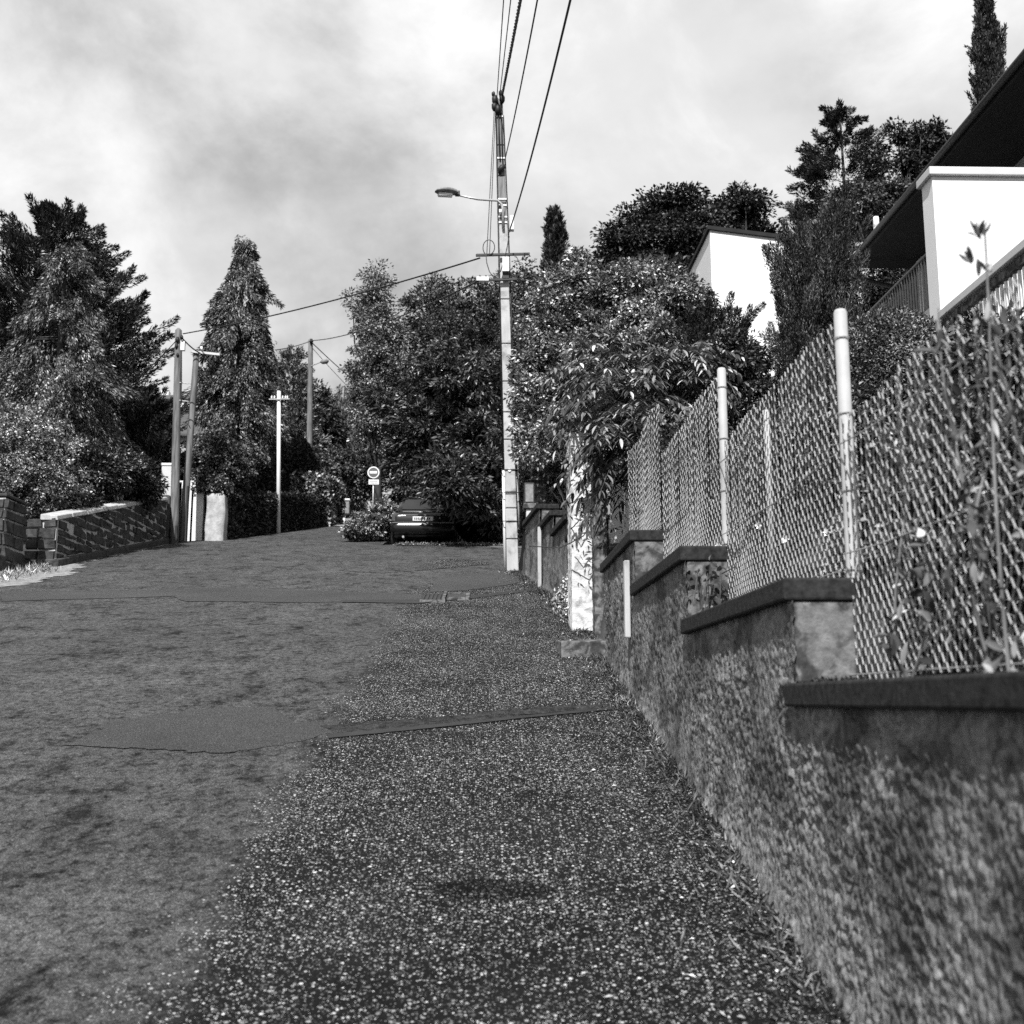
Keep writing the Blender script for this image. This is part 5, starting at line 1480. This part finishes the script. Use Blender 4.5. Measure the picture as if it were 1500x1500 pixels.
broadleaf('shrub', 'rounded ivy bush spilling over the lumpy plaster pillar', 'shrub', foot(322, 30.8), [E(318, 680, 34, 42, 30.6), E(345, 690, 26, 34, 31.5), E(312, 712, 26, 16, 29.7, .3), E(300, 700, 14, 16, 29.9, .3)], 170, 120, .22, .075, .055, M['l_mid'], r0=.05)
con('fir_tree', 'pale thin topped fir behind the slim white pole', 424, 515, 52,
    [(515, 2), (545, 16), (580, 24), (630, 34), (700, 40)], 900, (1.0, 0.25), 0.7, 0.14, 50, .2, .05, M['l_birch'], r0=.12, jit=.2)
con('weeping_willow', 'dim weeping willow at the top of the street', 502, 560, 60,
    [(560, 12), (580, 30), (620, 38), (680, 38)], 800, (0.3, -0.95), 1.3, 0.12, 42, .22, .035, M['l_willow'], r0=.2, jit=.15, spread=.2)
broadleaf('tree', 'dark leafy tree behind the far lamp pole', 'tree', foot(470, 58), [E(455, 610, 26, 50, 57), E(478, 640, 22, 45, 57)], 260, 60, .5, .2, .1, M['l_dark'], r0=.15)
broadleaf('shrub', 'pale shrub behind the wooden gate', 'shrub', foot(505, 47), [E(495, 680, 26, 26, 46.5), E(535, 700, 30, 34, 46.5), E(560, 665, 30, 30, 47), E(470, 690, 16, 22, 45)], 420, 60, .32, .13, .07, M['l_mid'], r0=.07)
broadleaf('shrub', 'leafy bush at the kerb beside the car under the no entry sign', 'shrub', foot(540, 29.6), [E(538, 775, 32, 24, 29.4, .5), E(560, 762, 20, 30, 29.8, .4), E(518, 783, 14, 16, 29.2, .3)], 330, 70, .14, .075, .045, M['l_pale'], r0=.03, inner=.2)

# ---- centre
broadleaf('laurel_tree', 'large dark laurel tree overhanging the parked car', 'tree', foot(690, 33.5), [E(690, 565, 85, 85, 32.5, 2.0), E(628, 650, 62, 75, 33.5, 1.6), E(725, 665, 68, 90, 31.0, 2.0), E(690, 740, 68, 55, 30.6, 1.6), E(735, 765, 40, 40, 29.6, 1.3), E(610, 600, 50, 65, 34.5, 1.6), E(602, 690, 34, 55, 41, 1.2), E(655, 690, 46, 38, 27.6, 0.8), E(700, 700, 46, 46, 28.2, .9), E(665, 715, 34, 26, 26.6, .5), E(715, 745, 30, 30, 27.4, .5)],
          520, 165, .46, .19, .06, M['l_laurel'], r0=.22, droop=.3, nlimb=50, flat=.45)
broadleaf('birch_tree', 'tall thin crowned birch with open foliage at the corner', 'tree', foot(555, 43), [E(552, 420, 20, 42, 43), E(548, 480, 40, 50, 43), E(555, 545, 48, 60, 43), E(550, 610, 45, 60, 43), E(520, 440, 12, 10, 43), E(585, 600, 40, 50, 43)],
          230, 125, .44, .12, .065, M['l_birch'], r0=.16, nlimb=60)
broadleaf('tree', 'dark spreading tree between the birch and the concrete pole', 'tree', foot(645, 45), [E(630, 470, 40, 62, 45), E(655, 520, 62, 60, 44), E(700, 470, 50, 62, 45), E(620, 560, 55, 60, 44), E(735, 480, 30, 70, 46)],
          260, 190, .62, .15, .075, M['l_mid'], r0=.2, nlimb=50)
con('cypress', 'small pointed cypress behind the pale leafy tree', 815, 315, 44,
    [(315, 3), (330, 8), (360, 13), (420, 16), (520, 16)], 1500, (0.3, 1.0), 0.5, 0.1, 50, .15, .045, M['l_conifer'], r0=.1, jit=.15)
broadleaf('tree', 'distant leafy tree top behind the concrete pole and cypress', 'tree', foot(770, 42), [E(765, 440, 24, 40, 42), E(795, 450, 28, 40, 42), E(775, 520, 50, 70, 41)], 170, 140, .55, .13, .07, M['l_mid'], r0=.14)

# ---- right
broadleaf('leafy_tree', 'pale leafy garden tree with upright shoots right of the concrete pole', 'tree', foot(885, 20), [E(830, 460, 68, 80, 20.5), E(930, 450, 72, 75, 19.5), E(990, 455, 58, 60, 19), E(800, 560, 52, 90, 20), E(880, 560, 85, 90, 19.5), E(970, 540, 70, 70, 18.5), E(850, 400, 22, 40, 20), E(770, 410, 10, 28, 20.5), E(800, 640, 45, 60, 19.5)],
          900, 120, .24, .075, .042, M['l_pale'], r0=.12, nlimb=90, droop=.3)
broadleaf('chestnut_tree', 'broad dark domed tree behind the white flat roofed house', 'tree', foot(985, 38), [E(985, 320, 40, 58, 38), E(930, 370, 52, 62, 38), E(1010, 370, 70, 60, 38), E(905, 420, 38, 60, 38), E(985, 450, 90, 70, 38)],
          240, 210, .7, .16, .085, M['l_chest'], r0=.25, nlimb=50, flat=.6)
broadleaf('chestnut_tree', 'smaller dark rounded tree behind the white house roof', 'tree', foot(1080, 41), [E(1078, 325, 44, 42, 41), E(1105, 370, 40, 36, 41), E(1125, 390, 34, 30, 41)], 130, 200, .65, .16, .08, M['l_chest'], r0=.2, flat=.6)
con('juniper', 'large upright juniper between the white house and the big house', 1210, 352, 17.2,
    [(352, 26), (380, 52), (430, 68), (480, 76), (540, 80), (620, 66)], 420, (0.25, 1.0), 0.75, 0.17, 560, .055, .013, M['l_juniper'], r0=.1, jit=.16, spread=.4, inner=.05)
con('juniper', 'low dark juniper in front of the white house', 1055, 478, 17.6,
    [(478, 16), (495, 34), (530, 44), (580, 40)], 260, (0.4, 1.0), 0.5, 0.14, 420, .055, .013, M['l_conifer'], r0=.06, jit=.25, cat='shrub')
broadleaf('shrub', 'dark glossy shrub behind the fence top', 'shrub', foot(1075, 14.2), [E(1075, 540, 60, 55, 14.2), E(1110, 600, 50, 60, 14), E(1030, 590, 40, 60, 14)], 420, 60, .14, .06, .03, M['l_laurel'], r0=.05)
con('fir_tree', 'dark fir with layered branches rising behind the house roof', 1258, 166, 35,
    [(166, 3), (190, 16), (230, 34), (280, 50), (330, 58), (420, 60)], 620, (1.0, 0.25), 0.95, 0.24, 260, .13, .032, M['l_conifer'], r0=.16, jit=.25)
broadleaf('tree', 'tree with loose leaf clusters against the sky beside the roof', 'tree', foot(1360, 31), [E(1360, 205, 30, 40, 31), E(1335, 250, 26, 42, 31), E(1385, 240, 20, 36, 31), E(1320, 195, 14, 18, 31), E(1290, 220, 14, 30, 31)], 150, 52, .24, .13, .07, M['l_chest'], r0=.14, nlimb=90)
broadleaf('shrub', 'paler leafy tree in front of the fir behind the roof', 'tree', foot(1285, 29.5), [E(1275, 300, 56, 36, 29.5), E(1310, 320, 44, 40, 29.5), E(1235, 300, 26, 22, 29.5)], 380, 56, .26, .1, .06, M['l_mid'], r0=.1)
con('cypress', 'tall narrow cypress above the house roof', 1495, -8, 27,
    [(-8, 6), (30, 14), (90, 24), (150, 30), (300, 34)], 2200, (0.25, 1.0), 0.4, 0.09, 60, .10, .03, M['l_conifer'], r0=.12, jit=.12, spread=.3)
mound('hedge', 'round clipped hedge in front of the white wing wall', 1300, 560, 88, 97, 10.6, .75, 46000, .035, .015, M['l_mid'])

# compound leaves drooping over the pillar
def compound(name, label, base, ells, n, lm, length=.46, pairs=7, leaf=(.14, .036)):
    base = np.array(base, float)
    t = thing(name, label, 'tree', base)
    vol = np.array([e[1][0] * e[1][2] for e in ells]); vol /= vol.sum()
    ci = rng.choice(len(ells), n, p=vol)
    cen = np.array([e[0] for e in ells])[ci]; rad = np.array([e[1] for e in ells])[ci]
    d = rdir(n)
    K = cen + d * rad * (rng.uniform(.1, 1, n) ** .5)[:, None]
    D = unit(d * [1, 1, .4] + rng.normal(size=(n, 3)) * .4 + [0, -.15, .15])
    Cs, Ds, Ns = [], [], []
    mb = MB()
    ln = length * rng.uniform(.6, 1.2, n)
    side = unit(np.cross(D, [0, 0, 1.0]))
    for k in range(pairs):
        s = (k + 1) / pairs
        p = K + D * (ln * s)[:, None] - np.array([0, 0, 1.0]) * (ln * .55 * s * s)[:, None]
        tan = unit(D - np.array([0, 0, 1.1]) * s)
        for sg_ in (-1, 1):
            Cs.append(p); Ds.append(unit(side * sg_ + tan * .55 + [0, 0, -.35] + rng.normal(size=(n, 3)) * .12)); Ns.append(np.array([0, 0, 1.0]) + side * sg_ * .25 + rng.normal(size=(n, 3)) * .2)
    Cs.append(p); Ds.append(tan); Ns.append(np.tile([0, 0, 1.0], (n, 1)))
    C = np.concatenate(Cs); sc = rng.uniform(.75, 1.2, len(C))
    leaf_obj('crown', C, np.concatenate(Ds), leaf[0] * sc, leaf[1] * sc, lm, t, np.concatenate(Ns), fine=True)
    for i in range(0, n, 2):
        q = [K[i] + D[i] * ln[i] * s - np.array([0, 0, ln[i] * .55 * s * s]) for s in (0, .35, .7, 1)]
        mb.tube(q, [.005, .004, .003, .002], 3, False)
    mb.build('leaf_stalks', M['bark'], t)
    top = cen.mean(0)
    trunk_obj(base - [0, 0, .1], top, .05, [(base + (top - base) * rng.uniform(.4, .95), K[i], .016) for i in rng.choice(n, min(70, n), replace=False)], t)
    return t
compound('sumac_tree', 'tree with drooping feathered compound leaves hanging over the white pillar', foot(940, 13.4), [E(905, 590, 55, 45, 12.3, .45), E(950, 560, 65, 45, 13.4, .5), E(1000, 545, 45, 40, 13.2, .4), E(915, 650, 38, 44, 11.9, .35), E(885, 540, 45, 40, 13.6, .5), E(955, 620, 34, 40, 12.6, .4), E(870, 590, 32, 34, 13.4, .35), E(900, 690, 28, 26, 12.5, .25)], 520, M['l_sumac'])
# bare arching stems of a climber across the pillars
mb = MB()
for pts in ([(900, 660, 12.2), (872, 700, 12.0), (842, 735, 11.95), (825, 742, 12.3)], [(905, 680, 12.1), (875, 735, 11.95), (845, 765, 11.95), (836, 775, 12.1)], [(880, 735, 11.95), (855, 785, 11.95), (820, 802, 12.2), (775, 800, 14)], [(800, 660, 15), (840, 672, 12.2), (885, 675, 12.1)], [(920, 640, 12), (890, 690, 11.95), (868, 760, 11.98)]):
    q = [at(*p) for p in pts]
    fine = []
    for i in range(len(q) - 1):
        for s in np.linspace(0, 1, 5)[:-1]:
            fine.append(q[i] + (q[i + 1] - q[i]) * s + rng.normal(size=3) * .006)
    mb.tube(fine + [q[-1]], .0065, 5)
cl = thing('climbing_plant', 'bare arching climber stems with sparse leaves across the white pillars', 'plant', (1.3, 12.1, float(gz(12.1))))
mb.build('stems', M['bark'], cl)
n = 150
px_ = rng.uniform(838, 915, n); py_ = rng.uniform(665, 800, n) - (px_ - 838) * .3
C = np.array([at(x, y, 11.9 + rng.uniform(-.05, .1)) for x, y in zip(px_, py_)])
leaf_obj('leaves', C, rng.normal(size=(n, 3)) + [0, 0, -1.2], .075, .022, M['l_dark'], cl)
# hedge behind the uphill wall, ivy at its foot
A5 = np.array([at(762, 700, 21.6)[0], 21.6]); B5 = np.array([at(838, 700, 21.0)[0], 21.0])
zt5 = at(800, 647, 21.3)[2]
pt_, nn_, core = box_surface(A5, B5, lambda s: zt5 + .05 * math.sin(7 * s), lambda s: float(garden(1.2, 21.0)) - .3, 1.0, 16000)
hedge('hedge', 'clipped leafy hedge above the letter box pillar', 'hedge', pt_, nn_, (A5[0], 21.3, float(garden(1.2, 21.3))), core, .06, .035, M['l_mid'])
c = at(795, 690, 20.9)
gr = thing('ornamental_grass', 'pale tuft of dry grass on top of the capped pillar', 'plant', (c[0], 20.35, c[2] + .1))
n = 700
Cg = np.stack([rng.uniform(at(777, 690, 20.3)[0], at(812, 690, 20.3)[0], n), 20.3 + rng.uniform(-.1, .2, n), np.full(n, at(790, 696, 20.3)[2])], 1)
leaf_obj('blades', Cg, np.stack([rng.normal(size=n) * .7, rng.normal(size=n) * .5, rng.uniform(.4, 1, n)], 1), .2 * rng.uniform(.6, 1.1, n), .012, M['l_dry'], gr)
# ivy and dry creeper at the foot of the stepped wall
n = 2600
Yi = rng.uniform(13.0, 14.6, n); hi = rng.uniform(0, 1, n) ** 2.2 * .75 * (1 - (Yi - 13) / 2.2)
Xi = xw(Yi) - .03 - np.abs(rng.normal(size=n)) * .06 * (1.4 - hi)
iv = leaf_obj('creeper', np.stack([Xi, Yi, gz(Yi) + hi], 1), rng.normal(size=(n, 3)) + [-.6, -.4, -.2], .05, .03, M['l_dry'], None, N=rng.normal(size=(n, 3)) * .5 + [-1, -.6, .5])
tag(iv, 'dry pale creeper at the foot of the uphill garden wall', 'plant')

# ---- garden behind the chain link fence
def garden_shrub(label, cx, cy, rx, ry, Y, n, per, cr, L, W, lm, dep=.35):
    return broadleaf('garden_shrub', label, 'shrub', foot(cx, Y), [E(cx, cy, rx, ry, Y, dep)], n, per, cr, L, W, lm, r0=.025, inner=.1, nlimb=16, crown='leaves')
garden_shrub('dark dense shrub behind the middle fence panel', 1130, 720, 75, 110, 8.6, 240, 60, .13, .05, .028, M['l_mid'], .5)
garden_shrub('grey leaved bush behind the fence near the second post', 1010, 700, 60, 100, 10.6, 220, 60, .14, .055, .03, M['l_mid'], .5)
garden_shrub('black leaved shrub just inside the fence beside the round hedge', 1210, 660, 75, 90, 8.0, 220, 60, .12, .045, .026, M['l_mid'], .45)
garden_shrub('shrub filling the gap behind the lowest fence panel', 1400, 790, 130, 190, 4.6, 340, 60, .11, .045, .022, M['l_mid'], .5)
garden_shrub('small pale shrub at the foot of the first fence post', 1290, 850, 70, 130, 5.2, 240, 60, .1, .04, .02, M['l_pale'], .4)
garden_shrub('tangled low shrub near the terrace banister', 1470, 640, 110, 170, 6.2, 300, 60, .12, .05, .028, M['l_mid'], .6)
garden_shrub('pale bush glimpsed behind the fence below the round hedge', 1330, 690, 60, 60, 8.2, 160, 60, .1, .045, .025, M['l_pale'], .4)
garden_shrub('leafy shrub below the terrace wall', 1440, 560, 80, 90, 8.6, 220, 60, .14, .055, .03, M['l_dark'], .4)
# climbing weeds on the nearest mesh
def weed(label, px, Y, top_py, n, lm, leaf, sway=.05, x_off=0.0, spread=.05):
    q = at(px, top_py, Y); x = q[0] + x_off
    b = np.array([x, Y, float(garden(max(x, 1.5), Y))])
    b[2] = max(b[2], 0.0)
    t = thing('weed', label, 'plant', b)
    k = 12
    pts = [b + (q - b) * s + np.array([math.sin(s * 5 + px) * sway, math.cos(s * 4) * sway * .5, 0]) for s in np.linspace(0, 1, k)]
    mb = MB(); mb.tube(pts, list(np.linspace(.006, .0025, k)), 5); mb.build('stem', M['l_weed'], t)
    s = rng.uniform(.15, 1, n)
    P = np.array([np.array(pts)[int(v * (k - 1))] for v in s]) + rng.normal(size=(n, 3)) * spread * .35
    leaf_obj('leaves', P, rng.normal(size=(n, 3)) * .8 + [0, 0, .8], leaf[0] * rng.uniform(.6, 1.3, n), leaf[1] * rng.uniform(.7, 1.2, n), lm, t, fine=True)
    return t
w1 = weed('tall thistle stem with bud rising above the nearest fence mesh', 1435, 2.75, 330, 26, M['l_weed'], (.05, .016), .012)
for (bx, by, nb, ln) in ((1434, 345, 16, .05), (1422, 385, 10, .042), (1446, 400, 6, .035)):
    bq = at(bx, by, 2.75)
    leaf_obj('bud', np.tile(bq, (nb, 1)) + rng.normal(size=(nb, 3)) * .004, rng.normal(size=(nb, 3)) * .28 + [(-.25 if bx < 1430 else .12), 0, 1.0], ln * rng.uniform(.7, 1.1, nb), .011, M['l_mid'], w1, fine=True)
weed('leafy weed tangled in the top of the nearest fence mesh', 1395, 2.9, 455, 46, M['l_weed'], (.045, .018), .05)
weed('broad leaved weed behind the nearest fence mesh by the banister', 1470, 2.8, 420, 52, M['l_weed'], (.05, .02), .05)
weed('slender weed crossing the mesh right of the first post', 1310, 3.6, 600, 40, M['l_weed'], (.05, .02), .04)
weed('bushy weed at the mesh foot beside the first post', 1330, 3.4, 760, 70, M['l_weed'], (.06, .026), .05, spread=.12)
weed('drooping weed low behind the nearest mesh', 1440, 2.75, 700, 46, M['l_mid'], (.06, .024), .06, spread=.1)
weed('thin grassy weed in the corner of the nearest mesh', 1400, 3.0, 640, 34, M['l_weed'], (.08, .012), .06, spread=.08)
# little pale flowers along the fence foot
FL = ['above the bramble on the middle step', 'beside the middle step bramble', 'low behind the middle fence panel', 'half way along the middle fence panel', 'close to the tall fence post', 'in the dark shrub behind the middle panel', 'at the edge of the dark shrub behind the middle panel', 'near the slender weed by the tall post', 'in front of the shrub behind the lowest panel', 'at the foot of the small pale shrub']
for fi, (px_, py_, Y_) in enumerate(((1030, 808, 6.5), (1052, 800, 6.4), (1110, 770, 6.2), (1150, 790, 6.0), (1210, 780, 6.0), (1140, 675, 8.3), (1170, 690, 8.2), (1300, 700, 5.2), (1350, 730, 5.0), (1270, 720, 5.4))):
    q = at(px_, py_, Y_); gq = float(garden(q[0], Y_))
    t = thing('flower', 'small white flower ' + FL[fi], 'flower', (q[0], Y_, gq), 'white flowers behind the fence')
    mb = MB(); mb.tube([(q[0], Y_, gq), (q[0] + .01, Y_, (gq + q[2]) / 2), q], .003, 4); mb.build('stalk', M['l_mid'], t)
    an = np.linspace(0, 2 * math.pi, 6, endpoint=False)
    leaf_obj('petals', np.tile(q, (6, 1)), np.stack([np.cos(an), np.full(6, -.4), np.sin(an)], 1), .026, .016, M['l_flower'], t, N=np.tile([0, -1.0, .2], (6, 1)))
# bramble on the second step end
n = 60
br = thing('bramble', 'small bramble trailing over the middle step of the retaining wall', 'plant', (1.3, 6.3, ZC[2]))
mb = MB()
for i in range(7):
    p = np.array([1.25 + rng.uniform(-.05, .12), 6.28, ZC[2] + .25]); e = p + [rng.uniform(-.12, .1), -rng.uniform(.05, .3), -rng.uniform(.1, .4)]
    mb.tube([p, (p + e) / 2 + [0, -.05, .08], e], .004, 4)
mb.build('stems', M['bark'], br)
C = np.stack([1.25 + rng.normal(size=n) * .08, 6.22 + rng.normal(size=n) * .07, ZC[2] + .2 + rng.normal(size=n) * .12], 1)
leaf_obj('leaves', C, rng.normal(size=(n, 3)), .04, .025, M['l_mid'], br, fine=True)

broadleaf('shrub', 'dark shrub in the gap under the house eaves behind the downpipe', 'shrub', foot(1290, 25.5), [E(1292, 425, 34, 46, 25.5, .5), E(1280, 480, 40, 40, 25.5, .5)], 200, 60, .25, .08, .045, M['l_dark'], r0=.08)
